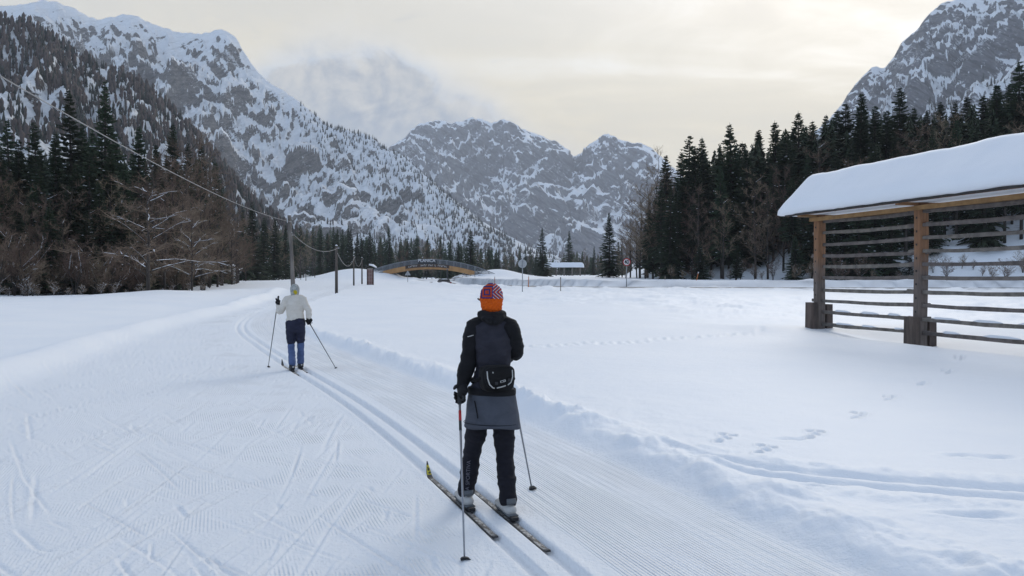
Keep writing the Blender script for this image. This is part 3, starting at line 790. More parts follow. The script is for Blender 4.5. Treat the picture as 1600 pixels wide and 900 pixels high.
def bare_meshes(seed, h=12.0, spread=.36, stems=1, twigs=9, low=.16, mat=None, snow=.03, droop=0.0, up=(28, 62), limbs=0):
    r = random.Random(seed); tr = MB(); V = []; Fc = []; SV = []; SF = []
    def sliver(a, b, w):
        d = (b - a); sd = d.cross(Vector((r.uniform(-1, 1), r.uniform(-1, 1), r.uniform(-1, 1))))
        if sd.length < 1e-6: return
        sd.normalize(); o = len(V)
        V.extend([tuple(a - sd * w), tuple(a + sd * w), tuple(b)]); Fc.append((o, o + 1, o + 2))
    def snowcap(a, b, w):
        o = len(SV); d = b - a; sd = d.cross(Vector((0, 0, 1)))
        if sd.length < .01: return
        sd.normalize(); sd *= w; u = Vector((0, 0, w * 1.1))
        for p, k in ((a, 1), (a.lerp(b, .5), 1.2), (b, .5)):
            SV.extend([tuple(p - sd * k + u * .1), tuple(p + u * k), tuple(p + sd * k + u * .1)])
        for k in (0, 3):
            SF.extend([(o + k, o + k + 1, o + k + 4), (o + k, o + k + 4, o + k + 3), (o + k + 1, o + k + 2, o + k + 5), (o + k + 1, o + k + 5, o + k + 4)])
    for st in range(stems):
        sa = r.uniform(0, 6.28); sl = 0 if stems == 1 else r.uniform(.10, .38)
        hh = h * (1 if stems == 1 else r.uniform(.6, 1.05))
        path = []
        for k in range(7):
            f = k / 6
            path.append(Vector((math.cos(sa) * sl * hh * f + r.uniform(-.02, .02) * hh * f, math.sin(sa) * sl * hh * f + r.uniform(-.02, .02) * hh * f, hh * f - (.4 if k == 0 else 0))))
        r0 = (.012 * hh + .02) / (1 if stems == 1 else 1.7)
        tr.tube(path, [max(.012, r0 * (1 - .9 * k / 6)) for k in range(7)], 5)
        nl = limbs or int((17 if stems == 1 else 9) * (h / 12) ** .4)
        for l in range(nl):
            f = low + (1 - low) * (l + r.random()) / nl
            kk = min(5, int(f * 6)); p0 = path[kk].lerp(path[kk + 1], f * 6 - kk)
            az = l * 2.4 + r.uniform(-.4, .4); el = math.radians(r.uniform(*up))
            L = spread * hh * (1.05 - .68 * f) * r.uniform(.7, 1.25)
            d = Vector((math.cos(az) * math.cos(el), math.sin(az) * math.cos(el), math.sin(el)))
            lp = [p0 + d * L * s + Vector((0, 0, (.10 - droop) * L * s * s)) + Vector((r.uniform(-.03, .03), r.uniform(-.03, .03), r.uniform(-.03, .03))) * L for s in (0, .35, .7, 1)]
            lp[0] = p0
            rl = max(.012, r0 * .45 * (1 - .6 * f))
            tr.tube(lp, [rl, rl * .7, rl * .45, .006], 4, caps=False)
            if r.random() < snow * 1.6:
                w_ = max(.028, rl * .8); u_ = Vector((0, 0, rl * .7))
                snowcap(lp[0].lerp(lp[1], .3) + u_, lp[1] + u_, w_); snowcap(lp[1] + u_, lp[2] + u_ * .7, w_ * .95); snowcap(lp[2] + u_ * .7, lp[3], w_ * .7)
            nsb = int(5 + L * 2.4)
            for s_ in range(nsb):
                s = .22 + .78 * (s_ + r.random()) / nsb; k2 = min(2, int(s * 3)); q0 = lp[k2].lerp(lp[k2 + 1], s * 3 - k2)
                rv = Vector((r.uniform(-1, 1), r.uniform(-1, 1), r.uniform(-.35, .9) - droop)).normalized()
                d2 = (d * .75 + rv * .8).normalized(); L2 = L * r.uniform(.22, .5) * (1.15 - .55 * s) + .15
                q1 = q0 + d2 * L2
                sliver(q0, q1, .016 + .004 * L)
                if r.random() < snow * .25: snowcap(q0, q0.lerp(q1, .5), r.uniform(.02, .032))
                for t_ in range(twigs):
                    s3 = r.uniform(.15, 1); w0 = q0.lerp(q1, s3)
                    rv = Vector((r.uniform(-1, 1), r.uniform(-1, 1), r.uniform(-.5, 1) - droop)).normalized()
                    w1 = w0 + (d2 * .8 + rv * .9).normalized() * L2 * r.uniform(.25, .65)
                    sliver(w0, w1, .010)
                    for u_ in range(2):
                        x0 = w0.lerp(w1, r.uniform(.2, .9)); rv = Vector((r.uniform(-1, 1), r.uniform(-1, 1), r.uniform(-.6, 1))).normalized()
                        sliver(x0, x0 + ((w1 - w0).normalized() * .6 + rv).normalized() * L2 * r.uniform(.12, .35), .008)
    if not SV: lump(SV, SF, (.1, .05, h * .2), .12, r)
    return tr.mesh('trunk', M_BARK, True), tri_mesh('crown', V, Fc, mat or M_TWIG), tri_mesh('clinging_snow', SV, SF, M_SNOWL)

KINDS = {
    'spruce': [spruce_meshes(s, 20, R, b, sn, dn, ta) for s, R, b, sn, dn, ta in ((1, 3.5, .05, .07, 1.0, .85), (2, 2.9, .10, .09, 1.0, .8), (3, 3.9, .03, .10, .95, .95), (4, 2.7, .05, .06, 1.1, .75))],
    'tallspruce': [spruce_meshes(s, 20, R, b, sn, dn, .7) for s, R, b, sn, dn in ((11, 2.7, .30, .05, 1.0), (12, 2.4, .40, .04, 1.0), (13, 3.0, .22, .06, .9), (14, 2.3, .34, .03, 1.0))],
    'bare': [bare_meshes(s, 12, sp, 1, tw, .12, None, sn) for s, sp, tw, sn in ((21, .36, 9, .02), (22, .30, 9, .02), (23, .42, 8, .03), (24, .33, 9, .015))],
    'greybare': [bare_meshes(s, 12, .27, 1, 7, .25, M_TWIGG, .05) for s in (31, 32)],
    'shrub': [bare_meshes(s, 5, .5, 6, 6, .1, None, sn) for s, sn in ((41, .05), (42, .10), (43, .06))],
    'snowytree': [bare_meshes(51, 10, .50, 1, 5, .14, None, .38, .22, (5, 46), 26)],
    'snowyshrub': [bare_meshes(61, 2.2, .55, 7, 4, .1, None, .6, .1)],
}
HREF = {'spruce': 20, 'tallspruce': 20, 'bare': 12, 'greybare': 12, 'shrub': 5, 'snowytree': 10, 'snowyshrub': 2.2}
NAMES = {'spruce': 'spruce_tree', 'tallspruce': 'spruce_tree', 'bare': 'bare_tree', 'greybare': 'bare_tree', 'shrub': 'bare_shrub', 'snowytree': 'bare_tree', 'snowyshrub': 'snowy_shrub'}
TREES = []
rt = random.Random(99)
def where(x, y, label, kind, h, vi):
    """say which one: build of the tree and the landmark it stands by"""
    px = 800 + F * x / y
    if 'foot of the wood' in label: sp = [(60, 'near the snow-laden shrubs'), (170, 'below the tallest spruce'), (250, 'by the snow-caked tree'), (320, 'beyond the snow-caked tree'), (9e9, 'where the wood edge recedes')]
    elif 'beside the piste' in label: sp = [(60, 'near the snow-laden shrubs'), (200, 'around the tallest spruce'), (310, 'behind the snow-caked tree'), (9e9, 'towards the leaning pole')]
    elif 'end of the valley' in label: sp = [(520, 'behind the leaning pole'), (600, 'behind the brick-red pillar'), (760, 'behind the footbridge'), (860, 'behind the grey sign back'), (9e9, 'behind the distant hayrack')]
    elif 'hayrack' in label or 'bank' in label: sp = [(1060, 'near the speed limit sign'), (1140, 'by the leaning orange stake'), (1240, 'short of the hayrack end'), (1430, 'behind the first hayrack bay'), (9e9, 'behind the second hayrack bay')]
    else: return label
    size = 'tall' if h > 17 else 'mid-height' if h > 11 else 'small'
    if kind == 'shrub': size = 'knee-high' if h < 1.6 else 'waist-high' if h < 2.4 else 'head-high' if h < 3.4 else 'tall' if h < 4.5 else 'tree-sized'
    shape = {'spruce': ('dense', 'slender', 'broad', 'narrow'), 'tallspruce': ('high-crowned', 'bare-stemmed', 'ragged', 'thin-crowned'), 'bare': ('domed', 'upright', 'spreading', 'oval'), 'greybare': ('pale', 'pale upright'), 'shrub': ('low', 'snow-flecked', 'tangled')}[kind][vi]
    what = {'spruce': 'dark spruce', 'tallspruce': 'dark spruce', 'bare': 'bare brown tree', 'greybare': 'leafless tree', 'shrub': 'bare shrub'}[kind]
    base = 'at the wood edge' if 'foot of' in label else 'on the snowy bank' if 'bank' in label else 'in the wood beside the piste' if 'beside the piste' in label else 'across the valley end' if 'valley' in label else 'on the wooded slope'
    for lim, w in sp:
        if px < lim: return f'{size} {shape} {what} {base} {w}'
def tree(kind, x, y, h, label, group=None, wide=1.0, var=None):
    mm = KINDS[kind]; vi = rt.randrange(len(mm)) if var is None else var; ms = mm[vi]
    z = gz(x, y)
    if group in (GL, GM, GR, 'shrubs on the bank', 'shrubs along the wood edge'): label = label if 'tallest' in label or 'just behind' in label else where(x, y, label, kind, h, vi)
    s = h / HREF[kind]
    cat = 'shrub' if 'shrub' in kind else 'tree'
    o = thing(NAMES[kind], (x, y, z - .05), label, cat, group, rt.uniform(0, 6.28))
    w = s * wide * rt.uniform(.9, 1.1)
    if kind in ('spruce', 'tallspruce'): w = w * .35 + .65 * wide * (.35 + .65 * s)
    o.scale = (w, w, s)
    link('trunk', ms[0], o); c = link('crown', ms[1], o); tag(link('clinging_snow', ms[2], c), kind='stuff')
    TREES.append((x, y))
    return o
def tree_px(kind, px, ytop, d, label, group=None, wide=1.0, var=None):
    x = X(px, d); z = gz(x, d)
    return tree(kind, x, d, max(1.0, Z(ytop, d) - z), label, group, wide, var)

# --- wood beside the piste
GM = 'trees across the end of the valley'; GR = 'trees of the wood on the slope behind the hayrack'
GL = 'trees of the wood beside the piste'
LS = 'dark spruce rising out of the brown wood beside the piste'
LB = 'bare brown broadleaf tree in the wood beside the piste'
tree_px('spruce', 165, 126, 84, 'tallest spruce with a broad crown in the wood beside the piste', GL, 1.15, 2)
tree_px('spruce', 117, 140, 92, 'slightly shorter dark spruce just behind the tallest one beside the piste', GL, 1.2, 0)
for px, yt, d in ((62, 190, 100), (30, 215, 88), (90, 205, 84), (140, 235, 76), (216, 195, 108), (232, 250, 92), (270, 194, 112), (292, 222, 118), (318, 222, 124), (334, 250, 132), (200, 262, 78), (45, 290, 72), (105, 290, 70), (-25, 200, 86), (-70, 170, 80),
                  (345, 285, 142), (395, 315, 190), (412, 338, 200), (428, 342, 215), (382, 330, 178), (8, 235, 80), (185, 215, 96), (255, 255, 100), (72, 235, 80), (128, 190, 96), (150, 200, 90), (175, 230, 80), (240, 225, 104), (20, 185, 104), (305, 245, 112), (5, 285, 68), (60, 262, 74), (118, 252, 72), (158, 285, 71), (192, 300, 73), (84, 320, 66), (28, 330, 65), (138, 330, 68), (222, 315, 76), (262, 292, 84), (-10, 270, 66)):
    tree_px('spruce', px, yt, d, LS, GL, 1.3)
tree_px('snowytree', 232, 285, 61, 'bare tree with long drooping branches caked in snow at the wood edge', None, 1.25, 0)
tree_px('snowytree', 300, 335, 72, 'smaller bare tree with snow lying along its low branches', None, 1.1, 0)
for px, yt, d in ((10, 250, 68), (40, 268, 70), (75, 262, 69), (110, 278, 70), (140, 285, 70), (170, 272, 72), (205, 290, 74), (245, 262, 78), (270, 250, 84), (290, 246, 90), (312, 252, 96), (330, 266, 104), (345, 288, 112), (358, 312, 122), (370, 338, 134), (378, 360, 146),
                  (385, 372, 158), (-15, 235, 66), (-40, 240, 64), (260, 300, 74), (20, 310, 66), (65, 320, 66), (100, 315, 66), (285, 300, 82), (150, 250, 84), (190, 260, 88), (225, 255, 86), (318, 300, 94), (337, 320, 104), (352, 345, 116), (366, 362, 130), (300, 232, 108)):
    tree_px('bare', px + rt.uniform(-5, 5), yt + (28 if px < 240 else 6) + rt.uniform(-14, 20), d, LB, GL, 1.1)
for k in range(30):
    px = -20 + k * 13.5 + rt.uniform(-5, 5); d = np.interp(px, [-30, 120, 300, 390], [62, 64, 80, 152]) + rt.uniform(-2, 3)
    tree('shrub', X(px, d), d, rt.uniform(2.6, 5.5), 'bare brown shrub at the foot of the wood beside the piste', 'shrubs along the wood edge')
for px, py, h in ((30, 470, 1.5), (44, 468, 1.1), (8, 472, 1.2)):
    tree('snowyshrub', X(px, 60), 60 + rt.uniform(-1, 1), h, 'small shrub buried in clumps of snow at the wood edge', 'snow-laden shrubs', 1.2)

for k in range(16):
    px = 20 + k * 23 + rt.uniform(-9, 9); d = np.interp(px, [0, 120, 300, 390], [60, 61.5, 76, 146])
    tree('snowyshrub', X(px, d), d, rt.uniform(.5, 1.2), 'knee-high shrub half buried in snow along the foot of the brown wood', 'buried shrubs along the wood edge', 1.3)

# --- across the valley floor
GM = 'trees across the end of the valley'
tree_px('spruce', 735, 358, 212, 'broad dark spruce standing behind the arched footbridge', None, 1.45, 2)
tree_px('spruce', 715, 376, 222, 'narrower spruce beside the broad one behind the footbridge', None, 1.1, 1)
tree_px('spruce', 848, 355, 238, 'dark spruce standing alone beside the distant hayrack', None, 1.3, 2)
tree_px('spruce', 889, 360, 345, 'pointed dark spruce behind the distant hayrack roof', None, 1.2, 0)
tree_px('spruce', 952, 332, 175, 'spruce with thin open branches behind the speed limit sign', None, 1.25, 0)
for k in range(95):
    px = 388 + (k * 6.45) + rt.uniform(-4, 4); d = rt.uniform(265, 330) if px < 780 else rt.uniform(335, 400)
    if px < 470: d = rt.uniform(215, 270)
    yt = np.interp(px, [388, 420, 450, 500, 560, 620, 680, 760, 800, 860, 940, 1000], [345, 355, 362, 352, 362, 365, 378, 388, 390, 396, 392, 380]) + rt.uniform(-12, 16)
    kind = rt.choices(['spruce', 'tallspruce', 'bare', 'greybare'], [5, 2, 2.2, .4])[0]
    if 790 < px < 980: kind = rt.choices(['spruce', 'bare'], [1, 2])[0]
    tree_px(kind, px, yt + (8 if 'bare' in kind else 0), d, {'s': 'dark spruce in the forest across the end of the valley', 't': 'dark spruce in the forest across the end of the valley',
            'b': 'bare brown tree in the forest across the end of the valley', 'g': 'pale grey leafless tree in the forest across the end of the valley'}[kind[0]], GM, 1.0)
for px, yt, d in ((478, 392, 165), (492, 388, 172), (505, 396, 180), (470, 398, 170)):
    tree_px('greybare', px, yt, d, 'slender pale leafless tree near the old leaning pole', 'pale trees behind the poles', .9)

# --- wood on the slope behind the hayrack
GR = 'trees of the wood on the slope behind the hayrack'
RS = 'tall dark spruce in the wood on the slope behind the hayrack'
RB = 'bare brown tree in the wood on the slope behind the hayrack'
for px, yt, d in ((1043, 240, 150), (1062, 236, 152), (1075, 210, 142), (1088, 228, 138), (1102, 214, 140), (1122, 232, 136), (1145, 192, 134), (1160, 222, 140), (1172, 232, 128), (1190, 200, 138), (1212, 188, 140), (1228, 205, 130), (1250, 174, 138), (1268, 190, 132),
                  (1288, 178, 136), (1306, 172, 142), (1322, 160, 134), (1341, 144, 130), (1362, 165, 138), (1380, 172, 128), (1402, 138, 132), (1424, 168, 138), (1446, 172, 130), (1468, 160, 142), (1490, 158, 128), (1512, 150, 136), (1535, 148, 130), (1556, 132, 126),
                  (1578, 128, 132), (1592, 96, 124), (1612, 88, 128), (1640, 95, 120), (1670, 80, 122), (1700, 70, 118)):
    tree_px('tallspruce' if rt.random() < .6 else 'spruce', px + rt.uniform(-3, 3), yt, d, RS, GR, 1.55)
for k in range(46):
    px = 1035 + k * 14.5 + rt.uniform(-6, 6); d = np.interp(px, [1030, 1250, 1700], [131, 120, 106]) + rt.uniform(0, 9)
    yt = np.interp(px, [1030, 1150, 1300, 1450, 1700], [285, 245, 230, 205, 150]) + rt.uniform(-12, 40)
    tree_px(rt.choices(['tallspruce', 'spruce', 'bare'], [4, 1.2, 2])[0], px, yt, d, 'slim tree at the front of the wood behind the hayrack', GR)
for px, yt, d in ((985, 330, 165), (1000, 300, 160), (1012, 285, 156), (1025, 262, 152), (1036, 270, 146), (1008, 330, 150), (995, 350, 168), (1020, 320, 146), (972, 365, 185), (1050, 300, 140), (1090, 300, 126), (1130, 310, 124), (1200, 300, 120), (1250, 310, 118), (1330, 260, 116), (1180, 275, 122)):
    tree_px('bare', px, yt, d, RB, GR, 1.1)
for px, yt, d in ((1296, 300, 112), (1318, 270, 114), (1342, 280, 110), (1368, 262, 113), (1392, 285, 109), (1415, 265, 112), (1305, 240, 118), (1355, 235, 118), (1405, 240, 116), (1270, 280, 114), (1455, 290, 112), (1238, 275, 116)):
    tree_px('tallspruce' if rt.random() < .5 else 'spruce', px, yt, d, RS, GR, 1.3)
for k in range(34):
    px = 985 + k * 19 + rt.uniform(-8, 8); d = np.interp(px, [985, 1040, 1250, 1640], [150, 124, 110, 97]) + rt.uniform(-2, 6)
    tree('shrub', X(px, d), d, rt.uniform(1.4, 3.6), 'bare shrub dusted with snow on the bank below the wood', 'shrubs on the bank')
for px, d, h in ((1150, 114, 5), (1242, 113, 6.5), (1095, 120, 6), (1330, 108, 5), (1420, 106, 4.5)):
    tree('spruce', X(px, d), d, h, 'young spruce on the snowy bank below the wood', 'young spruces on the bank', 1.3)

def wood_mass(name, spots, label):
    """the deep wood behind the front trees: joined, read as one dark mass"""
    V = []; Fc = []; r = random.Random(5)
    for (x, y, h) in spots:
        z = gz(x, y); n = int(40 + h)
        for k in range(n):
            f = (k / n); a = r.uniform(0, 6.28); L = (1 - f) ** .75 * h * .20 * r.uniform(.6, 1.2) + .2; zz = z + h * (.08 + .92 * f)
            for q in range(2):
                a += 2.5; ca, sa = math.cos(a), math.sin(a); w = .28 * L + .1; o = len(V)
                V += [(x, y, zz + .35), (x + ca * L * .6 - sa * w, y + sa * L * .6 + ca * w, zz - .3), (x + ca * L, y + sa * L, zz - .45 * r.random()), (x + ca * L * .6 + sa * w, y + sa * L * .6 - ca * w, zz - .35)]
                Fc += [(o, o + 1, o + 2), (o, o + 2, o + 3)]
    tag(link(name, tri_mesh(name, V, Fc, M_NEEDLE)), label, 'forest', kind='stuff')
sp = []
for k in range(420):
    px = 1010 + 760 * rt.random(); d = np.interp(px, [1010, 1250, 1770], [140, 126, 112]) + rt.uniform(0, 90)
    yt = np.interp(px, [1010, 1045, 1150, 1250, 1340, 1450, 1600, 1770], [310, 250, 212, 194, 174, 178, 135, 80]) + rt.uniform(2, 60)
    x = X(px, d); sp.append((x, d, max(6, Z(yt, d) - gz(x, d))))
wood_mass('deep_wood', sp, 'dense dark conifer wood filling the slope behind the front trees')
sp = []
for k in range(270):
    px = 400 + 620 * rt.random(); d = rt.uniform(335, 420) if px < 780 else rt.uniform(405, 480)
    yt = np.interp(px, [400, 500, 620, 760, 860, 1000], [356, 356, 368, 382, 394, 388]) + rt.uniform(0, 26)
    x = X(px, d); sp.append((x, d, max(5, Z(yt, d) - gz(x, d))))
wood_mass('valley_wood', sp, 'dark conifer wood closing the end of the valley')
sp = []
for k in range(110):
    px = -60 + 400 * rt.random(); d = np.interp(px, [-60, 150, 340], [95, 105, 150]) + rt.uniform(0, 40)
    yt = np.interp(px, [-60, 60, 150, 250, 340], [235, 235, 215, 245, 290]) + rt.uniform(0, 60)
    x = X(px, d); sp.append((x, d, max(5, Z(yt, d) - gz(x, d))))
wood_mass('piste_wood', sp, 'dark conifers deep inside the wood beside the piste')
# ================================================================ the hayrack beside the piste
M_WG = gm('weathered_wood', (.20, .175, .155), (.105, .092, .083), 5, .85, .5, 30, (1, 1, 1), .15)
M_STUB = gm('stub_oak', (.15, .115, .095), (.07, .056, .048), 3.5, .88, .8, 18, (2, 2, .3), .2)
M_WO = gm('warm_timber', (.34, .18, .085), (.23, .115, .055), 4, .75, .35, 26, (1, 1, 1), .08)
M_WD = gm('dark_shingle', (.055, .048, .044), (.03, .028, .027), 9, .9, .5, 20)
M_RS = gm('roof_snow', (.83, .855, .89), (.80, .83, .87), .8, .6, .25, 4)
M_GALV = gm('galvanised_steel', (.36, .37, .38), (.27, .28, .29), 6, .45, 0, metal=.5)
M_RUB = gm('black_rubber', (.02, .02, .022), (.03, .03, .032), 20, .7)
def post_material():
    m, t, b = material('aged_post')
    v = t.coord('Object'); x, y, z = t.xyz(v)
    n = t.noise(t.map(v, sc=(8, 8, .7)), 3, 6, .65); w = t.noise(v, 1.6, 4, .6)
    warm = t.mix(n.step(.3, .7), (.29, .15, .076), (.185, .095, .05)); old = t.mix(n.step(.3, .7), (.17, .135, .115), (.09, .075, .067))
    f = (z + w * 1.6).step(2.1, 3.3)
    setb(t, b, t.mix(f, old, warm), .82, t.bump(n, .6, .02))
    return m
M_POST = post_material()

def wobble_beam(mb, a, b, w, h, amp, r, n=6):
    a = Vector(a); b = Vector(b); d = (b - a).normalized(); sd = d.cross(Vector((0, 0, 1))).normalized(); up = Vector((0, 0, 1))
    vs = []; fs = []
    for k in range(n + 1):
        f = k / n; p = a.lerp(b, f) + up * (amp * math.sin(f * 3.1 + r.uniform(-.3, .3)) + r.uniform(-.008, .008)) + sd * r.uniform(-.012, .012)
        hh = h * r.uniform(.88, 1.1)
        for i, j in ((-1, -1), (1, -1), (1, .55), (.6, 1), (-.6, 1), (-1, .55)):
            vs.append(p + sd * (i * w / 2) + up * (j * hh / 2))
    for k in range(n):
        for i in range(6):
            i2 = (i + 1) % 6; fs.append((k * 6 + i, k * 6 + i2, k * 6 + 6 + i2, k * 6 + 6 + i))
    fs.append((5, 4, 3, 2, 1, 0)); fs.append(tuple(n * 6 + i for i in range(6)))
    mb.add(vs, fs)

def snow_slab(name, parent, at, s0, s1, half, ze, zr, seed, mat, nL=90, thick=.30):
    """roof snow: cross-section swept along the roof, slumped over the edges"""
    P = Perlin(seed); K = 30
    ss = np.linspace(s0, s1, nL); V = []
    for i, s in enumerate(ss):
        e = min(1.0, (i / 3.0)) if i < 4 else min(1.0, ((nL - 1 - i) / 3.0)); e = math.sqrt(max(0, 1 - (1 - e) ** 2))
        for k in range(K):
            q = k / (K - 1)
            if q < .12: f = q / .12; n = half - .06 + f * .12; z = ze - .02 + f * .05
            elif q < .88:
                f = (q - .12) / .76; c = abs(f - .5) * 2; n = (half + .06) * (1 - 2 * f)
                top = zr - (zr - ze - thick) * (c * .93 + .07 * c * c) - .05 * max(0, 1 - c / .12) ** 2
                rnd = max(0, (c - .90) / .10); top -= thick * .95 * rnd ** 2.4
                n *= 1 + .02 * (1 - rnd); z = top
            else: f = (q - .88) / .12; n = -(half + .06) + f * .12; z = ze + .03 - f * .05
            ns = float(P(np.array(s * .9), np.array(q * 4.0))) * .05 + float(P(np.array(s * 3.1), np.array(q * 9.0))) * .018
            zz = ze + (z - ze) * (.58 + .42 * e) + ns * (1 if .15 < q < .85 else .35)
            sh = (1 - e) * .0
            V.append(at(s + sh, n, zz))
    fs = []
    for i in range(nL - 1):
        for k in range(K):
            k2 = (k + 1) % K; fs.append((i * K + k, i * K + k2, (i + 1) * K + k2, (i + 1) * K + k))
    fs.append(tuple(range(K - 1, -1, -1))); fs.append(tuple((nL - 1) * K + k for k in range(K)))
    mb = MB(); mb.add(V, fs)
    o = mb.build(name, mat, parent, True)
    return o

def hayrack(P1, u, npost, gap, zr, half, ze, rails, label, over0, over1, snow_top, detail=True, pw=.24, base=None):
    r = random.Random(17)
    u = Vector((*u, 0)).normalized(); n = Vector((u.y, -u.x, 0))
    if n.x > 0: n = -n
    O = Vector((*P1, 0))
    if base is None: zs = [gz(*(O + u * (gap * k)).xy) for k in range(npost)]
    else: zs = [base] * npost
    root = thing('hayrack', (P1[0], P1[1], zs[0]), label, 'hayrack')
    at = lambda s, nn, z: O + u * s + n * nn + Vector((0, 0, z))
    Rm = Matrix((u, n, (0, 0, 1))).transposed()
    z0 = zs[0] if not detail else 0
    for k in range(npost):
        s = gap * k; zb = zs[k] - .35
        mb = MB(); p = at(s, 0, 0)
        hgt = ze + z0 + .18 - zb
        wobble = [(at(s + r.uniform(-.01, .01), r.uniform(-.01, .01), zb + hgt * f)) for f in (0, .25, .5, .75, 1)]
        vs = []; fs = []
        for i, c in enumerate(wobble):
            for a, b in ((-1, -.8), (-.8, -1), (.8, -1), (1, -.8), (1, .8), (.8, 1), (-.8, 1), (-1, .8)):
                vs.append(c + u * (a * pw / 2 * r.uniform(.95, 1.04)) + n * (b * pw * .55 * r.uniform(.95, 1.04)))
        for i in range(4):
            for q in range(8): fs.append((i * 8 + q, i * 8 + (q + 1) % 8, i * 8 + 8 + (q + 1) % 8, i * 8 + 8 + q))
        fs.append(tuple(32 + q for q in range(8))); mb.add(vs, fs)
        po = mb.build('post', M_POST if detail else M_WG, root)
        if detail:
            for sd in (1, -1):                                 # stub posts clamping the foot
                m2 = MB(); c = at(s + .03 * sd, sd * .29, zs[k] + .20 + .03 * sd); m2.box(c, (.30, .22, 1.1), Rm, .94); m2.build('foot_stub', M_STUB, root)
            m3 = MB()
            for q in range(len(rails)):
                m3.box(at(s, pw * .55 + .004, rails[q] - .17), (.035, .012, .05), Rm)
            tag(m3.build('peg_hole', M_RUB, po), kind='stuff')
            m5 = MB(); m5.beam(at(s, -.72, ze + .04), at(s, .72, ze + .04), .13, .15); m5.build('tie_beam', M_WO, root)
        else:
            m2 = MB(); m2.box(at(s, 0, zs[k] + .25), (.45, .5, 1.1), Rm); m2.build('foot_stub', M_WG, root)
    for k in range(npost - 1):
        for q, z in enumerate(rails):
            mb = MB(); dz = r.uniform(-.018, .018); off = .045 * (1 if k % 2 else -1)
            wobble_beam(mb, at(gap * k - .26 - r.uniform(0, .12), off, z + dz + z0), at(gap * (k + 1) + .24 + r.uniform(0, .1), off, z + r.uniform(-.018, .018) + z0), .055, .095 if detail else .13, -.03, r)
            ra = mb.build('rail', M_WG, root)
            if detail and q >= len(rails) - 2:
                ms = MB()
                for c in range(3):
                    s0 = gap * k + .35 + 1.15 * c + r.uniform(0, .4); L = r.uniform(.35, 1.0); zz = z + dz + .022
                    ms.tube([at(s0, off, zz), at(s0 + L * .2, off, zz + .02), at(s0 + L * .7, off, zz + .015), at(s0 + L, off, zz)], [(.012, .008), (.042, .035), (.036, .03), (.012, .008)], 7, side=(0, 0, 1))
                tag(ms.build('rail_snow', M_RS, ra, True), kind='stuff')
    s0 = -over0; s1 = gap * (npost - 1) + over1
    zt = ze + z0 if not detail else ze
    for sd in (1, -1):
        mb = MB(); mb.beam(at(s0 + .12, sd * (half - .30), zt + .11), at(s1 - .12, sd * (half - .30), zt + .11), .15, .17); mb.build('eave_beam', M_WO if detail else M_WG, root)
        if detail:
            mb = MB(); mb.beam(at(s0 + .25, sd * .17, zt - .10), at(s1 - .12, sd * .17, zt - .10), .07, .11); mb.build('top_plate', M_WO, root)
    rz = zt + half * .78
    if detail:
        nr = int((s1 - s0) / 1.0)
        for k in range(nr + 1):
            s = s0 + .1 + (s1 - s0 - .2) * k / nr
            for sd in (1, -1):
                mb = MB(); mb.beam(at(s, sd * .03, rz - .08), at(s, sd * (half - .04), zt + .02), .08, .09); mb.build('rafter', M_WO, root)
    for sd in (1, -1):
        mb = MB()
        vs = []; fs = []; nn = 70 if detail else 6
        for i in range(nn + 1):
            s = s0 + (s1 - s0) * i / nn; j = r.uniform(-.02, .02)
            vs += [at(s, sd * .0, rz + .03), at(s, sd * (half + j), zt + .045), at(s, sd * .0, rz - .02), at(s, sd * (half + j), zt - .015)]
        for i in range(nn):
            a = i * 4; fs += [(a, a + 1, a + 5, a + 4), (a + 2, a + 6, a + 7, a + 3), (a + 1, a + 3, a + 7, a + 5)]
        fs += [(0, 2, 3, 1), (nn * 4, nn * 4 + 1, nn * 4 + 3, nn * 4 + 2)]
        mb.add(vs, fs); ro = mb.build('roof_side', M_WD, root)
    snow_slab('roof_snow', root, at, s0 - .26, s1 + .2, half + .02, zt + .055, snow_top + z0, 8, M_RS, 90 if detail else 40, .24)
    return root
HU = (.265, -.964)
RAILS = [3.37, 3.03, 2.70, 2.36, 2.04, 1.71, 1.36, 1.02, .68, .34]
hayrack((9.2, 23.0), HU, 4, 3.9, 4.2, .9, 3.54, RAILS, 'open timber hayrack with horizontal rails and thick snow on its roof', .45, .7, 4.88)
hayrack((X(856.6, 298), 298), (.985, -.17), 5, 3.1, 3.9, 1.5, 3.3, [.5, 1.0, 1.5, 2.0], 'distant small hayrack with five posts and a snowy roof', 1.2, 1.2, 5.4, False, .5, Z(431.5, 298))

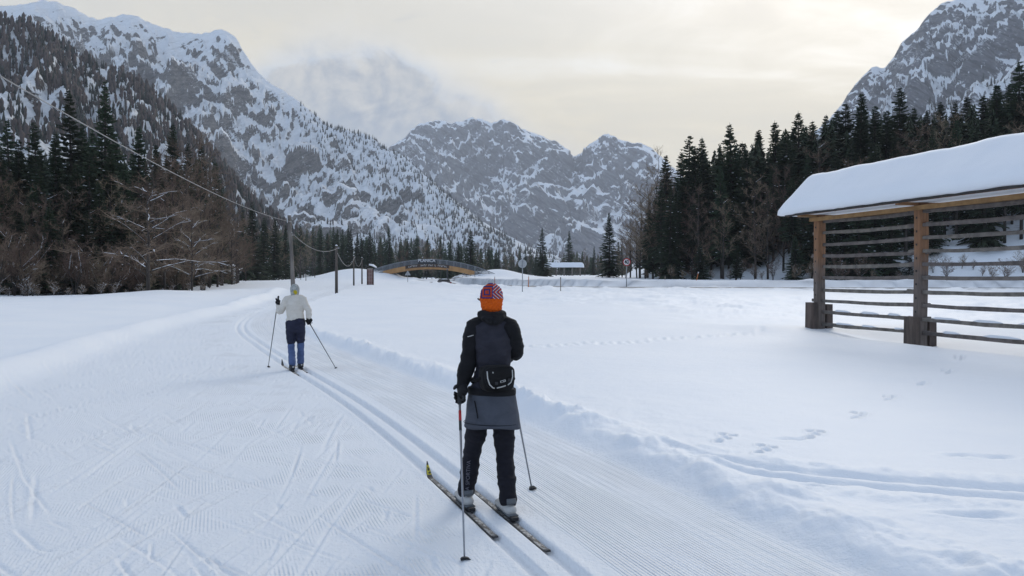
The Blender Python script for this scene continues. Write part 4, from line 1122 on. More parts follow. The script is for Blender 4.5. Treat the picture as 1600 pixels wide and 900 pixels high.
# ================================================================ poles and cables
M_PW = gm('creosoted_pole', (.105, .088, .075), (.055, .047, .042), 3, .9, .5, 16, (1, 1, .12))
M_OLDP = gm('old_grey_pole', (.20, .18, .16), (.085, .075, .068), 2.2, .9, .8, 9, (1, 1, .25))
M_CAB = gm('cable_sheath', (.30, .295, .29), (.24, .235, .23), 4, .6)
def pole(x, y, ztop, r0, r1, label, lean=0.0, mat=None, head=True, rough=0.0):
    z = gz(x, y); o = thing('utility_pole', (x, y, z), label, 'pole', 'poles carrying the cable')
    mb = MB(); rr = random.Random(int(abs(x * 10))); h = ztop - z
    pts = [(lean * f + rr.uniform(-rough, rough), rr.uniform(-rough, rough), -.6 if f == 0 else h * f) for f in (0, .2, .4, .6, .8, 1)]
    mb.tube(pts, [r0 + (r1 - r0) * f + rr.uniform(-rough, rough) * .5 for f in (0, .2, .4, .6, .8, 1)], 10)
    link('shaft', mb.mesh('shaft', mat or M_PW, True), o)
    if head:
        mb = MB(); mb.tube([(lean + r1 + .02, 0, h - .22), (lean + r1 + .09, 0, h - .22)], [.02, .02], 6); mb.box((lean + r1 + .10, 0, h - .20), (.06, .08, .16))
        link('bracket', mb.mesh('bracket', M_GALV), o)
        mb = MB(); mb.tube([(lean, 0, h), (lean, 0, h + .05), (lean, 0, h + .09)], [r1 * 1.02, r1 * .9, r1 * .35], 8)
        link('snow_cap', mb.mesh('snow_cap', M_RS, True), o)
    return o
pole(-15.9, 56, 6.25, .16, .12, 'tall old weathered pole leaning over, ahead of the skier in white', -.32, M_OLDP, True, .025)
pole(-16.0, 70, 4.62, .14, .12, 'slim upright pole standing alone in the open snow', .0)
pole(-24.1, 117, 5.05, .13, .10, 'further pole with cable sagging from both sides')
pole(-25.0, 128, 5.05, .13, .10, 'farthest cable pole, beside the brick-red pillar')
pole(-8.4, 4.0, 6.35, .15, .12, 'pole at the near end of the long cable')
def cable(a, b, sag, r, label):
    a = Vector(a); b = Vector(b); mb = MB(); n = 28
    pts = [a.lerp(b, k / n) - Vector((0, 0, sag * 4 * (k / n) * (1 - k / n))) for k in range(n + 1)]
    o = thing('cable', tuple(a), label, 'cable', 'cable spans')
    mb.tube(pts, [r] * (n + 1), 6)
    mb.build('line', M_CAB, o, True)
    for p in (a, b):
        m2 = MB(); m2.box(p, (.06, .12, .07)); m2.build('clamp', M_GALV, o)
cable((-8.27, 4.0, 6.15), (-16.1, 56, 5.78), .70, .014, 'long straight pale cable running from above down to the leaning pole')
cable((-16.05, 56, 5.0), (-15.88, 70, 4.4), .75, .018, 'cable sagging between the leaning pole and the upright pole')
cable((-15.88, 70, 3.9), (-24.0, 117, 4.85), 1.25, .023, 'cable sagging between the upright pole and the further pole')
cable((-24.0, 117, 4.8), (-25.0, 128, 4.8), 1.3, .023, 'short deep-sagging cable between the two farthest poles')

# ================================================================ arched footbridge over the road
M_LARCH = gm('larch_girder', (.50, .28, .115), (.38, .20, .08), .9, .7, .3, 9)
M_RAILM = gm('bridge_steel', (.30, .32, .34), (.24, .255, .27), 2, .5, metal=.4)
M_MESH = gm('dark_infill', (.15, .165, .18), (.12, .13, .145), 2, .6)
M_SIGN = gm('sign_dark', (.03, .032, .036), (.045, .045, .05), 2, .6)
M_LETT = gm('letter_white', (.62, .63, .64), (.58, .59, .6), 2, .6)
BD = 180.0
def text_mesh(name, body, size, mat, extrude=.01, off=0.0):
    cu = bpy.data.curves.new(name, 'FONT'); cu.body = body; cu.size = size; cu.extrude = extrude; cu.offset = off; cu.align_x = 'CENTER'; cu.align_y = 'CENTER'
    o = bpy.data.objects.new(name, cu); COL.objects.link(o)
    dg = bpy.context.evaluated_depsgraph_get(); me = bpy.data.meshes.new_from_object(o.evaluated_get(dg))
    bpy.data.objects.remove(o); bpy.data.curves.remove(cu)
    me.name = name; me.materials.clear(); me.materials.append(mat); return me
def bridge():
    cx = X(671, BD); o = thing('footbridge', (cx, BD, gz(cx, BD)), 'arched timber footbridge with steel railing spanning the road', 'bridge')
    zr = lambda x: Z(405.6 + ((x - cx) / BD * F) ** 2 * .00212, BD) - .0 if abs(x - cx) < 14 else Z(405.6 + (14 / BD * F) ** 2 * .00212, BD) - (abs(x - cx) - 14) * .40
    half = 10.75; nseg = 24
    for yy in (BD - 1.3, BD + 1.3):
        mb = MB(); vs = []; fs = []
        for i in range(nseg + 1):
            x = cx - half + 2 * half * i / nseg; zt = zr(x) - 1.15; zb = zt - 1.12
            for dy in (-.14, .14): vs += [(x, yy + dy, zt), (x, yy + dy, zb)]
        for i in range(nseg):
            a = i * 4; fs += [(a, a + 1, a + 5, a + 4), (a + 2, a + 6, a + 7, a + 3), (a, a + 4, a + 6, a + 2), (a + 1, a + 3, a + 7, a + 5)]
        fs += [(0, 2, 3, 1), (nseg * 4, nseg * 4 + 1, nseg * 4 + 3, nseg * 4 + 2)]
        mb.add(vs, fs); gi = mb.build('girder', M_LARCH, o)
        for k in (6, 12, 18):
            m2 = MB(); x = cx - half + 2 * half * k / nseg; m2.box((x, yy - (.15 if yy < BD else -.15), zr(x) - 1.7), (.035, .012, 1.1)); m2.build('joint', M_SIGN, gi)
    mb = MB(); vs = []; fs = []
    for i in range(nseg + 9):
        x = cx - half - 4.4 + (2 * half + 8.8) * i / (nseg + 8); z = zr(x) - 1.08
        vs += [(x, BD - 1.45, z), (x, BD + 1.45, z), (x, BD - 1.45, z - .06), (x, BD + 1.45, z - .06)]
    for i in range(nseg + 8):
        a = i * 4; fs += [(a, a + 1, a + 5, a + 4), (a + 2, a + 6, a + 7, a + 3), (a, a + 4, a + 6, a + 2)]
    mb.add(vs, fs); mb.build('deck', M_WG, o)
    # railings: posts every 1.64 m, handrail, mesh infill panels
    xs = [cx - 17.2 + 1.64 * k for k in range(22)]
    for yy in (BD - 1.42, BD + 1.42):
        for x in xs:
            mb = MB(); mb.box((x, yy, zr(x) - .62), (.09, .09, 1.24)); mb.build('railing_post', M_RAILM, o)
        for a, b in zip(xs[:-1], xs[1:]):
            mb = MB(); mb.beam((a, yy, zr(a)), (b, yy, zr(b)), .08, .10); mb.build('handrail', M_RAILM, o)
            m2 = MB()
            for k in range(12):
                f = (k + .5) / 12; x = a + (b - a) * f; m2.box((x, yy, zr(x) - .55), (.05, .012, .95))
            for q in (.12, .45, .78, 1.02):
                m2.beam((a, yy + .01, zr(a) - q), (b, yy + .01, zr(b) - q), .012, .05)
            tag(m2.build('infill_panel', M_MESH, o), kind='stuff')
    for x in (X(613, BD), X(724, BD)):
        mb = MB(); z0 = gz(x, BD); mb.box((x, BD - 1.0, (z0 + zr(x) - 2.2) / 2), (.25, .25, zr(x) - 2.2 - z0 + .6)); mb.build('support', M_RAILM, o)
    for s_ in (-1, 1):
        mb = MB(); x = cx + s_ * (half + .35); mb.box((x, BD, zr(x) - 2.7), (.9, 3.2, 3.0)); mb.build('abutment', gm('abutment_stone', (.26, .255, .25), (.17, .168, .165), 1.4, .9, .8, 3), o)
    # name board
    mb = MB(); mb.box((X(669, BD), BD - 1.62, zr(cx) - .62), (4.4, .06, .9)); b1 = mb.build('name_board', M_SIGN, o)
    me = text_mesh('lettering', 'PLANICA', .98, M_LETT, .01, .02); t = link('lettering', me, b1)
    t.location = Vector((X(668, BD), BD - 1.68, zr(cx) - .30)) - o.location; t.rotation_euler = (math.pi / 2, 0, 0)
    mb = MB()
    vs = []; fs = []
    for i in range(13):
        x = X(635, BD) + (X(703, BD) - X(635, BD)) * i / 12; zt = zr(x) - 1.02; vs += [(x, BD - 1.60, zt), (x, BD - 1.60, zt - .78), (x, BD - 1.54, zt), (x, BD - 1.54, zt - .78)]
    for i in range(12):
        a = i * 4; fs += [(a, a + 1, a + 5, a + 4), (a + 2, a + 6, a + 7, a + 3), (a, a + 4, a + 6, a + 2), (a + 1, a + 3, a + 7, a + 5)]
    mb.add(vs, fs); b2 = mb.build('banner_board', gm('banner_brown', (.10, .065, .045), (.06, .045, .036), 3, .7), o)
    r = random.Random(4); m2 = MB()
    x = X(640, BD)
    while x < X(698, BD):                                     # illegible small lettering
        if r.random() < .86:
            z = zr(x) - 1.38 + r.uniform(-.04, .04); m2.box((x, BD - 1.625, z), (.07, .02, r.uniform(.28, .5))); m2.box((x + .12, BD - 1.625, z + r.choice((-.16, 0, .16))), (.16, .02, .08))
        x += .36
    tag(m2.build('small_lettering', M_LETT, b2), kind='stuff')
bridge()

# ================================================================ signs, stakes and small things by the road
M_RED = gm('sign_red', (.42, .02, .025), (.36, .02, .02), 3, .5); M_WHT = gm('sign_white', (.72, .72, .72), (.66, .66, .66), 3, .5); M_BLK = gm('sign_black', (.015, .015, .016), (.02, .02, .02), 3, .5)
M_BACK = gm('sign_back_grey', (.40, .41, .42), (.34, .35, .36), 3, .5, metal=.3)
M_ORG = gm('stake_orange', (.50, .16, .05), (.42, .13, .04), 4, .7); M_STK = gm('stake_grey', (.24, .20, .16), (.16, .135, .11), 4, .8)
def disc(mb, c, r, y0, y1, n=28):
    vs = []
    for y in (y0, y1):
        for k in range(n): vs.append((c[0] + r * math.cos(2 * math.pi * k / n), y, c[2] + r * math.sin(2 * math.pi * k / n)))
    mb.add(vs, [tuple(range(n)), tuple(range(2 * n - 1, n - 1, -1))] + [(k, n + k, n + (k + 1) % n, (k + 1) % n) for k in range(n)])
def round_sign(px, d, zc, r, front, label):
    x = X(px, d); z = gz(x, d); o = thing('road_sign', (x, d, z), label, 'road sign')
    mb = MB(); mb.tube([(x, d, z - .5), (x, d, zc + r * .8)], [.045, .045], 8); mb.build('post', M_GALV, o, True)
    if front:
        mb = MB(); disc(mb, (x, 0, zc), r, d - .075, d - .05); p = mb.build('plate', M_RED, o)
        mb = MB(); disc(mb, (x, 0, zc), r * .76, d - .082, d - .077); mb.build('white_field', M_WHT, p)
        t = link('number', text_mesh('number', '40', r * 1.45, M_BLK, .004, r * .04), p); t.location = Vector((x, d - .09, zc)) - o.location; t.rotation_euler = (math.pi / 2, 0, 0)
        t.scale = (.80, 1.05, 1)
    else:
        mb = MB(); disc(mb, (x, 0, zc), r, d + .05, d + .075); mb.build('plate', M_BACK, o)
        mb = MB(); mb.box((x, d + .045, zc + .2), (r * 1.3, .02, .05)); mb.box((x, d + .045, zc - .2), (r * 1.3, .02, .05)); mb.build('clip', M_GALV, o)
round_sign(979, 93, Z(409.5, 93), .48, True, 'round red-rimmed 40 speed limit sign on a post')
round_sign(816.3, 78, Z(412, 78), .44, False, 'plain grey back of a round road sign near the road bend')
def tri_sign():
    d = 140.0; x = X(637, d); z = gz(x, d); o = thing('road_sign', (x, d, z), 'grey back of a triangular road sign in front of the footbridge', 'road sign')
    mb = MB(); mb.tube([(x, d, z - .5), (x, d, Z(425, d))], [.05, .05], 8); mb.build('post', M_GALV, o)
    mb = MB(); a = .52; zc = Z(427.5, d)
    vs = [(x + px * a, d + dy, zc + pz * a) for dy in (.06, .09) for px, pz in ((-.95, -.6), (-1, -.5), (-.07, 1.02), (.07, 1.02), (1, -.5), (.95, -.6))]
    mb.add(vs, [tuple(range(6)), tuple(range(11, 5, -1))] + [(k, 6 + k, 6 + (k + 1) % 6, (k + 1) % 6) for k in range(6)]); mb.build('plate', M_BACK, o)
tri_sign()
def stake(px, ytop, d, lean, mat, label):
    x = X(px, d); z = gz(x, d); zt = max(Z(ytop, d), z + .5); o = thing('marker_stake', (x, d, z), label, 'stake')
    mb = MB(); mb.tube([(x, d, z - .3), (x + lean, d, zt)], [.05, .045], 7); mb.build('shaft', mat, o)
    mb = MB(); f = .86; mb.tube([(x + lean * f, d, z + (zt - z) * f), (x + lean, d, zt + .004)], [.056, .052], 7); mb.build('reflector', M_BLK if mat is M_STK else M_WHT, o)
stake(876, 433, 84, 0, M_STK, 'short thick grey marker stake at the road bend')
stake(825.5, 430, 92, .05, M_ORG, 'thin orange stake near the grey round sign back')
stake(1039, 430, 96, .02, M_STK, 'small dark marker stake beyond the speed limit sign')
stake(1087, 425, 97, .35, M_ORG, 'leaning orange stake on the far road bank')
stake(773, 432, 110, 0, M_ORG, 'thin stake below the end of the footbridge')
def pillar():
    d = 120.0; x = X(579, d); z = Z(444.5, d); o = thing('wayside_pillar', (x, d, z), 'brick-red pillar with pale joints under a small snowy roof', 'pillar')
    mb = MB(); mb.box((x, d, z + 1.05), (.92, .62, 2.9)); mb.build('core', gm('pillar_mortar', (.42, .38, .36), (.33, .3, .28), 5, .9), o)
    br = gm('pillar_brick', (.20, .055, .038), (.13, .04, .03), 5, .85, .3, 20)
    for row in range(11):
        for c in range(3):
            for fy in (-1,):
                m2 = MB(); m2.box((x - .31 + c * .31, d - .31, z + .10 + row * .215), (.235, .05, .145)); m2.build('brick', br, o)
    for s_ in (-1, 1):
        m2 = MB(); m2.box((x + s_ * .47, d - .2, z + 1.1), (.07, .5, 3.0)); m2.build('corner_post', M_WD, o)
    roof = None
    for s_ in (-1, 1):
        m2 = MB(); m2.beam((x + s_ * .02, d, z + 3.12), (x + s_ * .95, d, z + 2.62), 1.3, .06); roof = m2.build('roof_side', M_WD, o)
    m2 = MB(); m2.tube([(x - .05, d - .6, z + 3.1), (x + .5, d - .6, z + 2.98), (x + 1.02, d - .6, z + 2.66)], [(.5, .14), (.62, .17), (.5, .1)], 10, side=(0, 1, 0)); m2.build('roof_snow', M_RS, roof, True)
pillar()
def car():
    x, y = -11.6, 131.0; z = .57 + .60 * float(sstep(np.array(y), 95, 200)) - .75 + .03
    o = thing('parked_car', (x, y, z), 'dark car mostly hidden behind the ploughed snow before the footbridge', 'car', None, .30)
    pa = gm('car_paint', (.022, .024, .03), (.03, .032, .04), 2, .3); gl = gm('car_glass', (.01, .012, .014), (.02, .02, .022), 2, .08)
    prof = [(-2.1, .32), (-2.1, .78), (-1.95, .98), (-1.3, 1.02), (-.75, 1.43), (.7, 1.46), (1.55, 1.05), (2.05, .88), (2.12, .34)]
    mb = MB(); vs = []
    for sx, k in ((-.86, 1), (.86, 1)):
        for (py_, pz) in prof: vs.append((sx * (.84 if pz > 1.1 else 1), py_, pz))
    n = len(prof); fs = [tuple(range(n)), tuple(range(2 * n - 1, n - 1, -1))] + [(k, n + k, n + (k + 1) % n, (k + 1) % n) for k in range(n)]
    mb.add(vs, fs); link('body', mb.mesh('body', pa), o)
    for nm, pts in (('rear_window', [(-.62, -1.24, 1.07), (.62, -1.24, 1.07), (.56, -.80, 1.40), (-.56, -.80, 1.40)]), ('windscreen', [(-.62, 1.5, 1.09), (.62, 1.5, 1.09), (.56, .78, 1.42), (-.56, .78, 1.42)])):
        m2 = MB(); m2.add([(p[0], p[1] + (-.025 if p[1] < 0 else .025), p[2] + .025) for p in pts], [(0, 1, 2, 3)]); link(nm, m2.mesh(nm, gl), o)
    for s_ in (-1, 1):
        m2 = MB(); m2.add([(s_ * .80, -1.0, 1.08), (s_ * .80, 1.15, 1.08), (s_ * .735, .62, 1.40), (s_ * .735, -.66, 1.40)], [(0, 1, 2, 3)]); link('side_window', m2.mesh('side_window', gl), o)
        m2 = MB(); m2.box((s_ * .70, -2.08, .82), (.26, .08, .16)); link('tail_light', m2.mesh('tail_light', M_RED), o)
        for yy in (-1.3, 1.35):
            m2 = MB(); m2.tube([(s_ * .70, yy, .32), (s_ * .88, yy, .32)], [.32, .32], 18); w = link('wheel', m2.mesh('wheel', M_RUB), o)
            m3 = MB(); m3.tube([(s_ * .88, yy, .32), (s_ * .895, yy, .32)], [.2, .19], 14); link('rim', m3.mesh('rim', M_GALV), w)
    m2 = MB(); m2.tube([(0, -.7, 1.44), (0, 0, 1.47), (0, .7, 1.46)], [(.5, .04), (.6, .07), (.5, .04)], 8, side=(1, 0, 0)); link('roof_snow', m2.mesh('roof_snow', M_RS, True), o)
car()
def signboard():
    d = 172.0; x = X(699, d); z = gz(x, d); o = thing('signpost', (x, d, z), 'thick dark post standing under the footbridge arch', 'post')
    mb = MB(); mb.box((x, d, (Z(421, d) + Z(441, d)) / 2), (.32, .3, Z(421, d) - Z(441, d))); mb.build('shaft', M_SIGN, o)
    mb = MB(); mb.box((x, d, Z(420.6, d)), (.4, .38, .1)); mb.build('cap', M_GALV, o)
    d = 165.0
    x0, x1 = X(703, d), X(742, d); zb0, zb1 = Z(440, d), Z(434, d)
    o = thing('barrier_fence', (x0, d, zb0 - .3), 'low pale slatted fence climbing beside the road under the footbridge', 'fence')
    for k in range(13):
        f = k / 12; xx = x0 + (x1 - x0) * f; zz = zb0 + (zb1 - zb0) * f; mb = MB(); mb.box((xx, d, zz + .3), (.09, .07, .95)); mb.build('picket', M_WHT if k % 2 else M_STK, o)
    for q in (.1, .6):
        mb = MB(); mb.beam((x0 - .1, d + .06, zb0 + q), (x1 + .1, d + .06, zb1 + q), .05, .1); mb.build('fence_rail', M_STK, o)
signboard()
M_BOUL = gm('boulder_grey', (.27, .265, .26), (.15, .148, .146), 1.2, .9, .9, 3)
def boulder(px, py, d, s, label):
    r = random.Random(int(px * 7)); P = Perlin(int(px)); x = X(px, d); z = Z(py, d)
    o = thing('boulder', (x, d, z), label, 'boulder', 'boulders of the bridge ramps')
    vs = []; fs = []; nu, nv = 14, 8
    for j in range(nv + 1):
        th = math.pi * j / nv
        for i in range(nu):
            ph = 2 * math.pi * i / nu; dx, dy, dz = math.sin(th) * math.cos(ph), math.sin(th) * math.sin(ph), math.cos(th)
            k = 1 + .45 * float(P(np.array(dx * 1.7 + 4), np.array(dz * 1.7 + dy)))
            vs.append((dx * s * k * 1.3, dy * s * k, dz * s * k * .8))
    for j in range(nv):
        for i in range(nu): fs.append((j * nu + i, (j + 1) * nu + i, (j + 1) * nu + (i + 1) % nu, j * nu + (i + 1) % nu))
    mb = MB(); mb.add(vs, fs); link('rock', mb.mesh('rock', M_BOUL), o)
    mb = MB(); mb.tube([(-s * 1.0, 0, s * .55), (-s * .3, 0, s * .85), (s * .5, 0, s * .8), (s * 1.1, 0, s * .5)], [(s * .2, .05), (s * .6, s * .2), (s * .55, s * .2), (s * .2, .05)], 9, side=(0, 1, 0)); link('snow_cap', mb.mesh('snow_cap', M_RS, True), o)
for px, py, d, s in ((588, 434, 178, .9), (595, 437, 177, 1.0), (601, 433, 178, .8), (594, 430, 179, .8), (604, 438, 177, .7), (751, 434, 178, .9), (758, 435, 177.5, .8)):
    boulder(px, py, d, s, 'snow-capped grey boulder in the stone facing of the footbridge ramp')
# ================================================================ the two skiers
M_SKIN = gm('skin', (.50, .31, .23), (.44, .27, .20), 6, .55)
def cloth(name, c1, c2=None, wr=9.0, bump=.35, rough=.8, fine=220):
    m, t, b = material(name); c2 = c2 or tuple(x * .78 for x in c1)
    v = t.coord(); n = t.noise(t.map(v, sc=(1, 1, 1.7)), wr, 5, .6, .6); f = t.noise(v, fine, 2, .5)
    setb(t, b, t.mix(n.step(.3, .7), c1, c2), rough, t.bump(n * .03 + f * .0012, bump, 1.0), spec=.25)
    b.inputs['Sheen Weight'].default_value = .02
    return m
class Fig:
    """lofted limbs fused into one continuous skin"""
    def __init__(s): s.mb = MB()
    def limb(s, pts, rad, side=(1, 0, 0), n=18):
        pts = [Vector(p) for p in pts]; rad = [r if isinstance(r, tuple) else (r, r) for r in rad]
        d0 = (pts[0] - pts[1]).normalized(); d1 = (pts[-1] - pts[-2]).normalized()
        # resample smoothly
        if len(pts) > 2:
            P = catmull([tuple(p) + r for p, r in zip(pts, rad)], 4)
            pts = [Vector(q[:3]) for q in P]; rad = [(max(.004, q[3]), max(.004, q[4])) for q in P]
        def cap(p, d, r):
            return [(p + d * (min(r) * k), (r[0] * math.sqrt(1 - k * k), r[1] * math.sqrt(1 - k * k))) for k in (.4, .75, .95)]
        a = cap(pts[0], d0, rad[0])[::-1]; b = cap(pts[-1], d1, rad[-1])
        allp = [q[0] for q in a] + pts + [q[0] for q in b]; allr = [q[1] for q in a] + rad + [q[1] for q in b]
        s.mb.tube(allp, allr, n, side=side); return s
    def blob(s, c, r, R=None, n=16):
        c = Vector(c); vs = []; fs = []; m = 10
        for j in range(m + 1):
            th = math.pi * j / m
            for i in range(n):
                ph = 2 * math.pi * i / n; p = Vector((math.sin(th) * math.cos(ph) * r[0], math.sin(th) * math.sin(ph) * r[1], math.cos(th) * r[2]))
                vs.append(c + (R @ p if R else p))
        for j in range(m):
            for i in range(n): fs.append((j * n + i, (j + 1) * n + i, (j + 1) * n + (i + 1) % n, j * n + (i + 1) % n))
        s.mb.add(vs, fs); return s
    def fuse(s, name, mat, parent, voxel=.012, smooth_it=4, wrinkle=0.0, wscale=9, org=None, seed=3, cut=None):
        r = parent
        while r.parent: r = r.parent
        me = s.mb.mesh(name, mat, True, r.location)
        o = bpy.data.objects.new(name, me); COL.objects.link(o)
        md = o.modifiers.new('r', 'REMESH'); md.mode = 'VOXEL'; md.voxel_size = voxel; md.use_smooth_shade = True
        if smooth_it:
            ms = o.modifiers.new('s', 'SMOOTH'); ms.factor = .5; ms.iterations = smooth_it
        dg = bpy.context.evaluated_depsgraph_get(); m2 = bpy.data.meshes.new_from_object(o.evaluated_get(dg))
        o.modifiers.clear(); o.data = m2; m2.name = name; bpy.data.meshes.remove(me)
        if not m2.materials: m2.materials.append(mat)
        n = len(m2.vertices); co = np.zeros(n * 3); m2.vertices.foreach_get('co', co); co = co.reshape(-1, 3)
        if wrinkle:
            no = np.zeros(n * 3); m2.vertices.foreach_get('normal', no); no = no.reshape(-1, 3)
            P = Perlin(seed)
            w = ridged(P, (co[:, 0] + .4 * co[:, 1]) * wscale * .55 + co[:, 2] * wscale * .5, co[:, 2] * wscale * 1.25 - co[:, 0] * wscale * .35 + co[:, 1] * 3, 3) - .9
            co = co + no * (w * wrinkle)[:, None]
            m2.vertices.foreach_set('co', co.ravel())
        smooth(m2); m2.update()
        o.parent = parent
        return o

def glove(fig, wrist, axis_p, axis_d, scale=1.0, thumb_side=1, toward=None):
    """a hand closed round a grip: palm, four curled fingers, thumb"""
    wrist = Vector(wrist); ap = Vector(axis_p); ad = Vector(axis_d).normalized()
    to = (wrist - ap); to -= ad * to.dot(ad); to.normalize(); bi = ad.cross(to)
    palm = ap + to * .036 * scale
    fig.limb([wrist, wrist.lerp(palm, .5), palm - ad * .005], [(.030 * scale, .027 * scale), (.040 * scale, .026 * scale), (.044 * scale, .024 * scale)], side=ad)
    for k, ln in enumerate((.92, 1.0, .96, .80)):
        c = ap + ad * ((1.5 - k) * .0215 * scale)
        pts = []; R = .030 * scale
        for a in (20, 75, 130, 185, 235):
            q = math.radians(a * ln) * thumb_side
            pts.append(c + to * (R * math.cos(q)) + bi * (R * math.sin(q)))
        fig.limb(pts, [.0115 * scale, .0115 * scale, .0105 * scale, .0098 * scale, .008 * scale], side=ad, n=10)
    pts = [palm + ad * .035 * scale, ap + ad * .052 * scale + bi * (-.030 * scale * thumb_side) + to * .012 * scale, ap + ad * .060 * scale + bi * (-.022 * scale * thumb_side) - to * .022 * scale]
    fig.limb(pts, [.015 * scale, .0125 * scale, .010 * scale], side=ad, n=10)

def ski(name, tail, tip, z, label, mats, group, width=.046, tipcol=True):
    tail = Vector((*tail, 0)); tip = Vector((*tip, 0)); L = (tip - tail).length; d = (tip - tail) / L; s = Vector((d.y, -d.x, 0))
    o = thing('ski', (tail.x, tail.y, z), label, 'ski', group)
    def strip(f0, f1, n, w, zo, mat, nm, par, th=.012):
        vs = []; fs = []
        for i in range(n + 1):
            f = f0 + (f1 - f0) * i / n; u = f * L
            lift = 0; k = (f - .90) / .10
            if k > 0: lift = .115 * k ** 1.9
            if f < .05: lift = .012 * ((.05 - f) / .05) ** 2
            camber = .006 * math.sin(min(1, f / .9) * math.pi)
            ww = w * (1 - .10 * math.sin(f * math.pi)) * (1 if f < .93 else max(.22, 1 - ((f - .93) / .07) ** 2.2 * .85)) * (1 if f > .012 else .75)
            p = tail + d * (u - (lift * .35 if k > 0 else 0)) + Vector((0, 0, z + lift + camber + zo))
            for a, h in ((-1, 0), (1, 0), (1, th), (-1, th)): vs.append(p + s * (a * ww / 2 * (1 if h == 0 else .9)) + Vector((0, 0, h)))
        for i in range(n):
            for q in range(4): fs.append((i * 4 + q, i * 4 + (q + 1) % 4, i * 4 + 4 + (q + 1) % 4, i * 4 + 4 + q))
        fs += [(3, 2, 1, 0), tuple(n * 4 + q for q in range(4))]
        mb = MB(); mb.add(vs, fs); return mb.build(nm, mat, par)
    b = strip(0, 1, 60, width, 0, mats[0], 'ski_body', o)
    strip(.02, .895, 40, width * .80, .0125, mats[1], 'top_graphic', b, .0012)
    if tipcol:
        strip(.935, .985, 8, width * .85, .0125, mats[2], 'tip_graphic', b, .0012)
    return o, d, s
def binding(o, at, d, s, z):
    at = Vector((at[0], at[1], z)); R = Matrix((s, d, (0, 0, 1))).transposed()
    mb = MB(); mb.box(at + d * .02 + Vector((0, 0, .022)), (.044, .34, .014), R); mb.box(at + d * .15 + Vector((0, 0, .034)), (.046, .07, .022), R); mb.box(at - d * .12 + Vector((0, 0, .032)), (.05, .05, .012), R)
    mb.build('binding', M_RUB, o)
def ski_pole(hand, tip, label, group, shaft, up=.07, r=.008, band=None):
    hand = Vector(hand); tip = Vector(tip); d = (hand - tip).normalized(); L = (hand - tip).length
    o = thing('ski_pole', tuple(tip), label, 'ski pole', group)
    mb = MB(); mb.tube([tip + d * .03, tip + d * (L * .5), hand - d * .07], [r * .62, r * .9, r * 1.1], 10); sh = mb.build('shaft', shaft, o, True)
    if band:
        mb = MB(); mb.tube([hand - d * .22, hand - d * .135], [r * 1.25, r * 1.25], 10); mb.build('red_band', band, sh, True)
        mb = MB(); mb.tube([hand - d * .30, hand - d * .222], [r * 1.25, r * 1.25], 10); mb.build('dark_band', M_RUB, sh, True)
    mb = MB(); mb.tube([hand - d * .075, hand - d * .03, hand + d * .03, hand + d * up, hand + d * (up + .012)], [.013, .0155, .0145, .018, .010], 12); mb.build('grip', M_RUB, o, True)
    # half-moon basket
    mb = MB(); c = tip + d * .055; a = d.orthogonal().normalized(); b = d.cross(a)
    vs = []; n = 14
    for q in range(n):
        an = 2 * math.pi * q / n; rr_ = .040 * (1 if math.cos(an) > -.2 else .62)
        for h, k in ((0, 1), (.014, .72)): vs.append(c + (a * math.cos(an) + b * math.sin(an)) * rr_ * k + d * h)
    fs = [(q * 2, ((q + 1) % n) * 2, ((q + 1) % n) * 2 + 1, q * 2 + 1) for q in range(n)] + [tuple(q * 2 for q in range(n))[::-1], tuple(q * 2 + 1 for q in range(n))]
    mb.add(vs, fs); mb.build('basket', M_RUB, o)
    mb = MB(); mb.tube([tip - d * .035, tip + d * .05], [.003, .008], 8); mb.build('tip_spike', M_GALV, o)
    # wrist strap
    mb = MB(); mb.tube([hand + d * (up * .9), hand + d * .02 + a * .045, hand - d * .06 + a * .05, hand - d * .05 - a * .02], [(.010, .002)] * 4, 6, side=tuple(b)); mb.build('strap', M_RUB, o, True)
    return o

def hat_material(kind):
    m, t, b = material('knit_hat_' + kind); v = t.coord(); x, y, z = t.xyz(v)
    knit = ((x * 210).sin() * (z * 190 + (x * 420).sin() * .8).sin())
    if kind == 'orange':
        # blue and red squared maze on one side, white-edged chevrons on the other, above an orange chunky brim
        xo = x + .150; zo = z - 1.600
        ring = (((xo + .030).abs().max((zo + .004).abs())) * 44).fract()
        pa = t.mix(ring.gt(.60), (.42, .06, .03), (.018, .045, .20)); pa = t.mix(ring.gt(.86), pa, (.05, .012, .05))
        chev = (((zo + .004).abs() - xo * .9) * 40).fract()
        pb = t.mix(chev.gt(.5), (.42, .055, .03), (.02, .05, .20)); pb = t.mix(chev.gt(.80), pb, (.62, .57, .52))
        pat = t.mix(xo.gt(.012), pa, pb)
        orange = t.mix(t.noise(v, 60, 3, .6), (.72, .13, .012), (.50, .07, .01))
        col = t.mix(z.gt(1.548), orange, pat)
    else:
        n = t.noise(v, 30, 3, .6); col = t.mix(n.step(.4, .6), (.45, .46, .44), (.28, .295, .29))
        d2 = ((x + 4.03) * (x + 4.03) + (z - 1.43) * (z - 1.43) * .6 + (n - .5) * .003)
        col = t.mix(d2.step(.0012, .0007), col, (.50, .40, .03))
    setb(t, b, col, .9, t.bump(knit * .004 + t.noise(v, 120, 2, .5) * .002, .8, 1.0), spec=.1)
    return m

